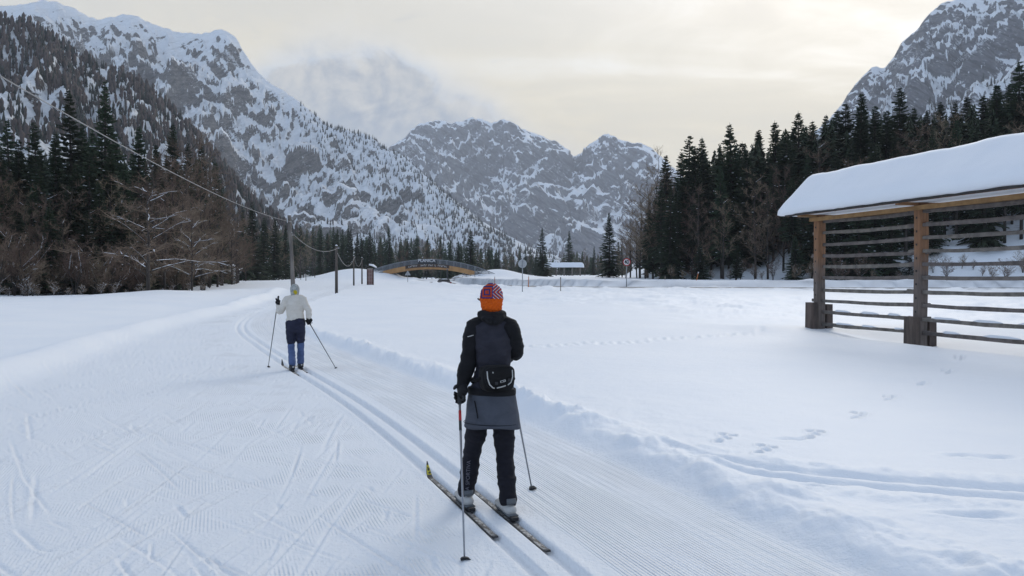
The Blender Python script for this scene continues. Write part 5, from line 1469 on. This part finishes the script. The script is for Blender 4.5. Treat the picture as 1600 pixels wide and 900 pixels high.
def skier(name_label, D, J, style, group):
    """J: joints as (px, py, depth offset). Returns the root."""
    S = lambda px, py, dy=0.0: Vector((X(px, D + dy), D + dy, Z(py, D + dy)))
    p = {k: S(*v) for k, v in J.items()}
    k = style['scale']
    root = thing('person', (p['hip'].x, D, 0), name_label, 'person')
    side = Vector(style['side']).normalized(); fwd = Vector((-side.y, side.x, 0))
    lat = lambda c, a, f=0.0, z=0.0: c + side * a + fwd * f + Vector((0, 0, z))
    # ---- body: one continuous figure from head to feet
    B = Fig()
    B.blob(p['head'], (.074 * k, .092 * k, .108 * k)); B.blob(p['head'] + fwd * .03 * k - Vector((0, 0, .035 * k)), (.058 * k, .066 * k, .072 * k))
    B.blob(p['head'] + fwd * .098 * k - Vector((0, 0, .012 * k)), (.013 * k, .02 * k, .018 * k))                   # nose
    B.blob(p['head'] + fwd * .088 * k - Vector((0, 0, .050 * k)), (.024 * k, .012 * k, .010 * k))                   # mouth
    for s_ in (-1, 1):
        B.blob(p['head'] + side * (s_ * .076 * k) - Vector((0, 0, .012 * k)), (.011 * k, .018 * k, .028 * k))       # ears
    B.limb([p['head'] - Vector((0, 0, .05 * k)), p['neck'] - Vector((0, 0, .05 * k))], [.050 * k, .056 * k])
    B.limb([p['neck'] - Vector((0, 0, .02)), p['chest'], p['waist'], p['hip']], [(.07 * k, .06 * k), (.125 * k, .085 * k), (.105 * k, .080 * k), (.135 * k, .095 * k)], side=tuple(side))
    for q in 'LR':
        B.limb([p['sh' + q], p['el' + q], p['wr' + q]], [.042 * k, .034 * k, .026 * k]); B.blob(p['wr' + q].lerp(p['hd' + q], .6), (.028 * k,) * 3)
        B.limb([p['hj' + q], p['kn' + q], p['an' + q]], [.070 * k, .048 * k, .036 * k]); B.limb([p['an' + q] + Vector((0, 0, .0)), p['an' + q] + style['ski_dir'] * .13 * k - Vector((0, 0, .035 * k))], [.034 * k, .026 * k])
    B.fuse('body', M_SKIN, root, .015 * k, 3)
    return root, p, S, side, fwd, lat

# ---- skier in dark clothes
C_TORSO = cloth('slate_softshell', (.030, .030, .041), (.020, .020, .029)); C_BLACK = cloth('black_softshell', (.0045, .0045, .006), (.007, .007, .009)); C_SKIRT = cloth('quilted_skirt', (.070, .078, .098), (.052, .058, .075), 6)
C_TROU = cloth('navy_stretch', (.006, .006, .011), (.009, .009, .015)); C_GLOVE = cloth('glove_black', (.006, .006, .008), (.01, .01, .012), 30); C_BAG = cloth('bag_fabric', (.005, .005, .006), (.008, .008, .009), 14, .15)
C_BOOT = gm('boot_shell', (.46, .46, .45), (.38, .38, .37), 9, .5); C_BOOTG = gm('boot_grey', (.12, .135, .15), (.09, .10, .11), 9, .6); M_REFL = gm('reflective_trim', (.50, .50, .48), (.42, .42, .41), 30, .35)
def make_dark_skier():
    D = 5.6; sd = Vector((-.361, .933, 0))
    J = dict(head=(768, 466, .02), neck=(768, 490, .01), chest=(769, 530, 0), waist=(771, 574, 0), hip=(768, 628, 0),
             shL=(741, 511, 0), elL=(732, 562, -.03), wrL=(722, 602, -.07), hdL=(717, 618, -.09), shR=(797, 511, 0), elR=(806, 548, .03), wrR=(797, 553, .23), hdR=(790, 552, .31),
             hjL=(750, 640, 0), knL=(737, 712, .10), anL=(728, 768, .12), hjR=(786, 640, 0), knR=(789, 718, .03), anR=(794, 783, -.10))
    st = dict(scale=1.0, side=(.985, .17, 0), ski_dir=sd)
    root, p, S, side, fwd, lat = skier('skier seen from behind in black and slate jacket, grey skirt and orange hat', D, J, st, None)
    up = Vector((0, 0, 1))
    # jacket
    Jk = Fig()
    Jk.limb([p['neck'] - up * .01, S(768, 502), S(769, 515), p['chest'], S(770, 552), p['waist'], S(769, 598), S(768, 618)],
            [(.058, .06), (.098, .078), (.142, .098), (.150, .118), (.138, .116), (.128, .108), (.150, .120), (.168, .132)], side=tuple(side), n=28)
    Jk.blob(p['shL'] + side * .035, (.062, .066, .062)); Jk.blob(p['shR'] - side * .035, (.062, .066, .062))
    jk = Jk.fuse('jacket', C_TORSO, root, .010, 3, .011, 6)
    for q, sg in (('L', -1), ('R', 1)):
        Sl = Fig()
        Sl.limb([p['neck'].lerp(p['sh' + q], .45) - up * .005, p['sh' + q] - up * .004, p['sh' + q].lerp(p['el' + q], .5), p['el' + q], p['el' + q].lerp(p['wr' + q], .5), p['wr' + q]],
                [(.050, .056), (.066, .070), (.065, .068), (.062, .064), (.057, .058), (.046, .046)])
        Sl.fuse('sleeve', C_BLACK, jk, .009, 3, .008, 8, seed=5 + sg)
    Hd = Fig()                                              # folded hood round the neck
    for a in range(0, 360, 24):
        q = math.radians(a); b = math.radians(a + 26)
        f = lambda w: lat(p['neck'], .074 * math.cos(w), .070 * math.sin(w) - .012, -.004 - .020 * math.sin(w) * 0 - (.020 if math.sin(w) < 0 else 0) * -math.sin(w))
        Hd.limb([f(q), f(b)], [.029 + (.010 if math.sin(q) < 0 else 0), .029 + (.010 if math.sin(b) < 0 else 0)])
    Hd.limb([lat(p['neck'], -.055, -.085, -.03), lat(p['neck'], 0, -.105, -.045), lat(p['neck'], .055, -.085, -.03)], [.03, .04, .03])
    Hd.fuse('hood', C_BLACK, jk, .008, 4, .004, 12)
    mb = MB(); c = p['shL'].lerp(p['elL'], .28) + Vector((-.012, -.068, 0)); mb.tube([c + Vector((-.022, 0, 0)), c + Vector((0, -.002, .006)), c + Vector((.022, 0, .012))], [(.002, .003), (.004, .002), (.002, .003)], 6); mb.build('sleeve_logo', M_REFL, jk)
    # skirt
    vs = []; fs = []; n = 48; P = Perlin(31)
    ring = [(606, .158, .128, 0), (618, .176, .142, 0), (632, .187, .156, 0), (648, .196, .168, 0), (660, .203, .176, 0), (666.5, .207, .180, 0), (666.5, .198, .172, 0), (640, .178, .15, 0)]
    for i, (py, a, b, _) in enumerate(ring):
        c = S(768.5 + (1.0 if py > 640 else 0), py)
        for q in range(n):
            w = 2 * math.pi * q / n; j = 1 + .022 * float(P(np.array(w * 2.2), np.array(py * .05))) + .012 * float(P(np.array(w * 7), np.array(py * .02)))
            vs.append(lat(c, a * j * math.cos(w), b * j * math.sin(w), -.012 * math.cos(w - .6) * (i / 7) + (.008 * math.sin(w * 3) if i in (5, 6) else 0)))
    for i in range(len(ring) - 1):
        for q in range(n): fs.append((i * n + q, i * n + (q + 1) % n, (i + 1) * n + (q + 1) % n, (i + 1) * n + q))
    mb = MB(); mb.add(vs, fs); sk = mb.build('skirt', C_SKIRT, root, True)
    mb = MB(); mb.tube([lat(S(738, 622), 0, -.135), lat(S(741, 640), 0, -.158), lat(S(742, 648), 0, -.162)], [(.006, .003)] * 3, 6); mb.build('strap_end', C_BLACK, sk)
    def ring(py, a, b, rad, name, mat, par):
        c = S(768.5, py); pts = [lat(c, a * math.cos(2 * math.pi * q / 40), b * math.sin(2 * math.pi * q / 40), -.010 * math.cos(2 * math.pi * q / 40 - .6)) for q in range(41)]
        mb = MB(); mb.tube(pts, [rad] * 41, 8, side=(0, 0, 1)); mb.build(name, mat, par, True)
    ring(611, .174, .141, (.026, .004), 'hem_band', C_BLACK, jk)
    ring(660, .2055, .1785, (.0022, .0022), 'hem_stitch', C_BLACK, sk)
    # trousers
    Tr = Fig()
    Tr.limb([p['hip'] + up * .06, p['hip'] - up * .06], [(.15, .115), (.15, .12)], side=tuple(side))
    for q in 'LR':
        cuff = p['an' + q] + up * .005
        Tr.limb([p['hj' + q] + up * .02, p['hj' + q].lerp(p['kn' + q], .5), p['kn' + q], p['kn' + q].lerp(cuff, .5) - fwd * .012, cuff.lerp(p['kn' + q], .12), cuff], [.092, .082, .066, .070, .064, .066])
    tr = Tr.fuse('trousers', C_TROU, root, .010, 4, .007, 9, seed=9)
    # vertical word on the left shin
    me = text_mesh('leg_lettering', 'LA SPORTIVA', .040, gm('leg_print', (.10, .10, .125), (.08, .08, .10), 40, .6), .0006); t = link('leg_lettering', me, tr)
    t.matrix_local = Matrix.Translation(S(729.5, 742, .04) + Vector((.012, -.072, 0)) - root.location) @ Matrix.Rotation(math.radians(90), 4, 'X') @ Matrix.Rotation(math.radians(87), 4, 'Z')
    # boots
    for q in 'LR':
        a = p['an' + q]; foot = Vector((a.x, a.y, 0)); Bt = Fig()
        Bt.limb([a + up * .03, Vector((a.x, a.y, .105)), Vector((a.x, a.y, .055)) ], [.050, .050, .050]); Bt.limb([foot - sd * .055 + up * .045, foot + sd * .07 + up * .047, foot + sd * .19 + up * .038], [(.043, .038), (.046, .038), (.036, .026)], side=(sd.y, -sd.x, 0))
        bt = Bt.fuse('boot', C_BOOT, root, .007, 3)
        mb = MB()
        mb.tube([foot - sd * .066 + up * .088, foot - sd * .062 + up * .128], [(.036, .010), (.036, .012)], 10, side=(sd.y, -sd.x, 0)); mb.build('heel_patch', C_BOOTG, bt, True)
        mb = MB(); mb.tube([foot - sd * .10 + up * .016, foot + sd * .20 + up * .014], [(.042, .012), (.036, .010)], 10, side=(sd.y, -sd.x, 0)); mb.build('sole', C_BOOTG, bt, True)
    # hat
    Ht = Fig(); h = p['head']
    Ht.blob(h + up * .014, (.086, .104, .100)); Ht.limb([h - up * .055 - fwd * .008, h + up * .0], [(.080, .092), (.087, .105)], side=tuple(side))
    ht = Ht.fuse('hat', hat_material('orange'), root, .006, 2, .0035, 34)
    ht.data.transform(Matrix.Translation(root.location)); ht.location = -root.location
    # sunglasses arm
    mb = MB(); mb.tube([lat(h, -.088, .0, -.012), lat(h, -.09, .06, -.01), lat(h, -.078, .10, -.01)], [(.004, .010), (.004, .012), (.006, .016)], 6); mb.build('sunglasses_arm', M_RUB, root)
    # gloves and poles
    tipL = Vector((X(726, 4.57), 4.57, -.045)); handL = p['hdL'] + Vector((.004, -.012, 0)); dL = (handL - tipL).normalized()
    Gl = Fig(); glove(Gl, p['wrL'], handL, dL, 1.15, 1); Gl.limb([p['wrL'] + (p['elL'] - p['wrL']).normalized() * .03, p['wrL']], [.043, .036]); Gl.fuse('glove', C_GLOVE, root, .0055, 2)
    tipR = Vector((X(833, 6.14), 6.14, -.045)); handR = Vector((X(791.5, 5.93), 5.93, Z(556, 5.93))); dR = (handR - tipR).normalized()
    Gl = Fig(); glove(Gl, p['wrR'], handR, dR, 1.12, -1); Gl.limb([p['wrR'] + (p['elR'] - p['wrR']).normalized() * .03, p['wrR']], [.043, .036]); Gl.fuse('glove', C_GLOVE, root, .0055, 2)
    shaft = gm('pole_shaft_grey', (.30, .31, .33), (.25, .26, .28), 5, .35, metal=.6)
    ski_pole(handL, tipL, 'grey ski pole planted behind, held in the lowered left glove', None, shaft, .06, .0085, M_RED)
    ski_pole(handR, tipR, 'grey ski pole hanging from the raised right hand ahead of the skirt', None, shaft, .06, .0085, M_RED)
    # waist bag
    bag = thing('waist_bag', tuple(S(778, 612, -.16)), 'black waist bag with silver trim worn over the skirt', 'bag')
    bc = S(778, 591.5, -.150); nrm = (fwd * -1 + side * .22).normalized(); bs = up.cross(nrm).normalized() * -1
    if bs.x < 0: bs = -bs
    def pad(w, h, t, off, round_=.25, n=40, layers=5, dz=0.0):
        mb = MB(); vs = []; fs = []
        for j in range(layers + 1):
            f = j / layers; sc = math.sqrt(max(0.0, 1 - (f * .9) ** 3.0))
            for q in range(n):
                w_ = 2 * math.pi * q / n; cx_, cz_ = math.cos(w_), math.sin(w_); e = .42
                x_ = math.copysign(abs(cx_) ** e, cx_) * w / 2; z_ = math.copysign(abs(cz_) ** e, cz_) * h / 2
                if z_ < 0: x_ *= 1 - .10 * (-z_ / (h / 2))
                vs.append(bc + bs * (x_ * (.9 + .1 * sc)) + up * (z_ * (.88 + .12 * sc) + dz) + nrm * (off + t * f) - nrm * (1.2 * x_ * x_))
        for j in range(layers):
            for q in range(n): fs.append((j * n + q, j * n + (q + 1) % n, (j + 1) * n + (q + 1) % n, (j + 1) * n + q))
        fs += [tuple(range(n))[::-1], tuple(layers * n + q for q in range(n))]
        mb.add(vs, fs); return mb
    pad(.250, .185, .085, -.04).build('pouch', C_BAG, bag, True)
    fl = pad(.222, .150, .014, .043, dz=.014).build('flap', C_BAG, bag, True)
    def onbag(a, b, o=.060): return bc + bs * a + up * b + nrm * (o - 1.2 * a * a)
    pts = [onbag(-.100, .060), onbag(-.096, .010), onbag(-.082, -.034), onbag(-.060, -.056), onbag(-.048, -.060)]
    mb = MB(); mb.tube(pts, [.0042] * 5, 8); mb.build('silver_trim', M_REFL, fl, True)
    mb = MB(); mb.tube([onbag(-.030, -.059), onbag(0, -.054), onbag(.036, -.046)], [.0042] * 3, 8); mb.build('silver_trim', M_REFL, fl, True)
    mb = MB(); mb.tube([onbag(.054, -.042), onbag(.078, -.026), onbag(.092, .012), onbag(.090, .062)], [.0042] * 4, 8); mb.build('silver_trim', M_REFL, fl, True)
    mb = MB(); mb.tube([onbag(-.004, -.018, .058), onbag(.036, -.010, .058)], [(.002, .008)] * 2, 10, side=tuple(nrm)); bd = mb.build('badge', M_REFL, fl, True)
    mb = MB(); mb.tube([onbag(.001, -.017, .0595), onbag(.031, -.011, .0595)], [(.002, .0048)] * 2, 10, side=tuple(nrm)); mb.build('badge_field', C_BAG, bd, True)
    mb = MB(); mb.box(onbag(.016, -.014, .0605), (.020, .003, .003)); mb.build('badge_line', M_REFL, bd)
    for a, b in ((-.034, -.026), (.066, -.008)):
        mb = MB(); mb.box(onbag(a, b, .060), (.020, .010, .020)); mb.build('buckle', M_RUB, fl)
    mb = MB(); mb.tube([onbag(-.060, .055, .060), onbag(-.058, .045, .060)], [.004, .003], 6); mb.build('stud', M_REFL, fl)
    mb = MB(); ringp = []
    for q in range(25):
        w = math.pi * (-.12 + 1.24 * q / 24) ; c = S(769.5, 594)
        ringp.append(lat(c, .158 * math.cos(w), .126 * math.sin(w)))
    mb.tube(ringp, [(.004, .017)] * 25, 8, side=tuple(fwd)); mb.build('belt', C_BAG, bag, True)
    for a, e in ((-.118, -.12), (.118, .12)):
        mb = MB(); mb.tube([onbag(a, .0, .0), lat(S(769.5, 594), math.copysign(.150, e), -.05)], [(.008, .02), (.004, .017)], 8, side=tuple(nrm)); mb.build('belt_wing', C_BAG, bag, True)
    # skis
    gA = 'skis of the skier in the orange hat'
    base = gm('ski_base', (.03, .03, .033), (.05, .05, .052), 6, .4)
    m, t, b = material('ski_topsheet'); v = t.coord(); n1 = t.noise(t.map(v, sc=(1, 1, 1)), 16, 4, .6, 1.2); n2 = t.noise(v, 45, 3, .6)
    setb(t, b, t.mix(n1.step(.44, .56), t.mix(n2.step(.45, .6), (.42, .42, .40), (.14, .14, .15)), (.025, .025, .03)), .35)
    my, t2, b2 = material('ski_tip_yellow'); n3 = t2.noise(t2.coord(), 60, 2, .5); setb(t2, b2, t2.mix(n3.step(.5, .55), (.55, .48, .03), (.02, .02, .02)), .4)
    for lab, tail, tip, q in (('patterned cross-country ski with yellow tip under the left boot', (-.105, 5.05), (-.757, 6.73), 'L'), ('patterned cross-country ski under the right boot', (.228, 4.79), (-.425, 6.47), 'R')):
        o, d, s = ski('ski', tail, tip, -.030, lab, (base, m, my), gA)
        binding(o, (p['an' + q].x, p['an' + q].y), d, s, -.022)
make_dark_skier()

# ---- skier in the white jacket
def make_white_skier():
    D = 14.3; sd = Vector((-.43, .90, 0)).normalized()
    J = dict(head=(460.6, 453, .05), neck=(461, 462, .03), chest=(461, 476, 0), waist=(461, 494, 0), hip=(461.5, 508, 0),
             shL=(449.5, 468, 0), elL=(436.5, 487, .02), wrL=(434.5, 477, .10), hdL=(433.5, 473, .14), shR=(473, 468, 0), elR=(482, 486, -.02), wrR=(482.5, 498, .02), hdR=(482, 502.5, .04),
             hjL=(453.8, 514, 0), knL=(454.6, 538, .02), anL=(456, 569.5, -.25), hjR=(469.2, 514, 0), knR=(469.4, 536, .08), anR=(469.3, 567, .10))
    st = dict(scale=.96, side=(.99, .14, 0), ski_dir=sd)
    root, p, S, side, fwd, lat = skier('skier seen from behind in white jacket, navy shorts and blue trousers', D, J, st, None)
    up = Vector((0, 0, 1))
    W = cloth('cream_jacket', (.64, .60, .54), (.56, .52, .46), 8); NV = cloth('navy_shorts', (.022, .024, .048), (.014, .016, .032), 8); BL = cloth('blue_trousers', (.085, .125, .25), (.06, .09, .19), 7)
    Jk = Fig()
    Jk.limb([p['neck'] + up * .005, S(461, 466), S(461, 471), p['chest'], S(461, 487), p['waist'], S(461, 499)], [(.056, .058), (.105, .08), (.152, .105), (.165, .122), (.160, .122), (.158, .120), (.172, .130)], side=tuple(side), n=26)
    for q in 'LR':
        Jk.limb([p['neck'].lerp(p['sh' + q], .5), p['sh' + q], p['sh' + q].lerp(p['el' + q], .5), p['el' + q], p['el' + q].lerp(p['wr' + q], .5), p['wr' + q]], [.06, .072, .066, .060, .054, .042])
    Jk.fuse('jacket', W, root, .011, 3, .011, 6, seed=12)
    Sh = Fig(); Sh.limb([S(461, 496), S(461.5, 503), S(461.5, 509)], [(.140, .105), (.182, .146), (.180, .145)], side=tuple(side))
    for q in 'LR': Sh.limb([p['hj' + q] + up * .03, p['hj' + q].lerp(p['kn' + q], .5), p['hj' + q].lerp(p['kn' + q], .80)], [.090, .086, .080])
    Sh.fuse('shorts', NV, root, .011, 3, .007, 8, seed=13)
    Tr = Fig()
    for q in 'LR':
        a = p['an' + q]; Tr.limb([p['hj' + q].lerp(p['kn' + q], .35), p['kn' + q], p['kn' + q].lerp(a, .5), a + up * .02], [.055, .064, .066, .066])
    Tr.fuse('trousers', BL, root, .012, 3, .008, 8, seed=14)
    bk = gm('boot_black', (.015, .015, .018), (.025, .025, .03), 9, .6)
    for q in 'LR':
        a = p['an' + q]; foot = Vector((a.x, a.y, 0)); Bt = Fig()
        Bt.limb([Vector((a.x, a.y, .13)), Vector((a.x, a.y, .06))], [.056, .056]); Bt.limb([foot - sd * .055 + up * .045, foot + sd * .07 + up * .047, foot + sd * .18 + up * .038], [(.046, .042), (.046, .040), (.036, .026)], side=(sd.y, -sd.x, 0))
        bt = Bt.fuse('boot', bk, root, .009, 3)
        mb = MB(); mb.box(foot - sd * .098 + up * .075, (.018, .010, .018)); mb.build('heel_tab', M_WHT, bt)
    Ht = Fig(); h = p['head']; Ht.blob(h + up * .012, (.086, .100, .104)); Ht.limb([h - up * .07, h], [(.078, .088), (.087, .10)], side=tuple(side))
    ht = Ht.fuse('hat', hat_material('yellow'), root, .007, 3, .0015, 60)
    ht.data.transform(Matrix.Translation(root.location)); ht.location = -root.location
    handL = p['hdL']; tipL = Vector((X(418, 14.57), 14.57, -.045)); handR = p['hdR']; tipR = Vector((X(526.5, 14.4), 14.4, -.045))
    for q, hd, tp, sg in (('L', handL, tipL, 1), ('R', handR, tipR, -1)):
        Gl = Fig(); glove(Gl, p['wr' + q], hd, hd - tp, 1.25, sg); Gl.limb([p['wr' + q] + (p['el' + q] - p['wr' + q]).normalized() * .02, p['wr' + q]], [.044, .038]); Gl.fuse('glove', C_GLOVE, root, .006, 2)
    shaft = gm('pole_shaft_dark', (.10, .105, .115), (.08, .085, .09), 5, .4, metal=.4)
    ski_pole(handL, tipL, 'dark ski pole held upright in the raised left hand of the white-jacketed skier', None, shaft, .12, .0085)
    ski_pole(handR, tipR, 'dark ski pole trailing outwards from the right hand of the white-jacketed skier', None, shaft, .06, .0085)
    tops = gm('pale_ski_top', (.34, .33, .31), (.20, .19, .18), 12, .4); base = gm('ski_base', (.03, .03, .033))
    for lab, q in (('pale ski under the left boot of the white-jacketed skier', 'L'), ('pale ski under the right boot of the white-jacketed skier', 'R')):
        a = p['an' + q]; f = Vector((a.x, a.y, 0)); tl = f - sd * .62; tp = f + sd * 1.2
        o, d, s = ski('ski', tl.xy, tp.xy, -.030, lab, (base, tops, tops), 'skis of the white-jacketed skier', .05, False); binding(o, a.xy, d, s, -.022)
make_white_skier()
# ================================================================ haze of the valley air
def build_haze():
    mb = MB(); mb.box((0, 0, 471), (13200, 13200, 958))
    m = bpy.data.materials.new('valley_haze'); m.use_nodes = True; nt = m.node_tree; nt.nodes.clear()
    v = nt.nodes.new('ShaderNodeVolumePrincipled'); o = nt.nodes.new('ShaderNodeOutputMaterial')
    v.inputs['Color'].default_value = (.86, .91, 1.0, 1); v.inputs['Density'].default_value = .00009; v.inputs['Anisotropy'].default_value = .2
    nt.links.new(v.outputs[0], o.inputs['Volume'])
    tag(mb.build('haze', m), kind='stuff')
build_haze()
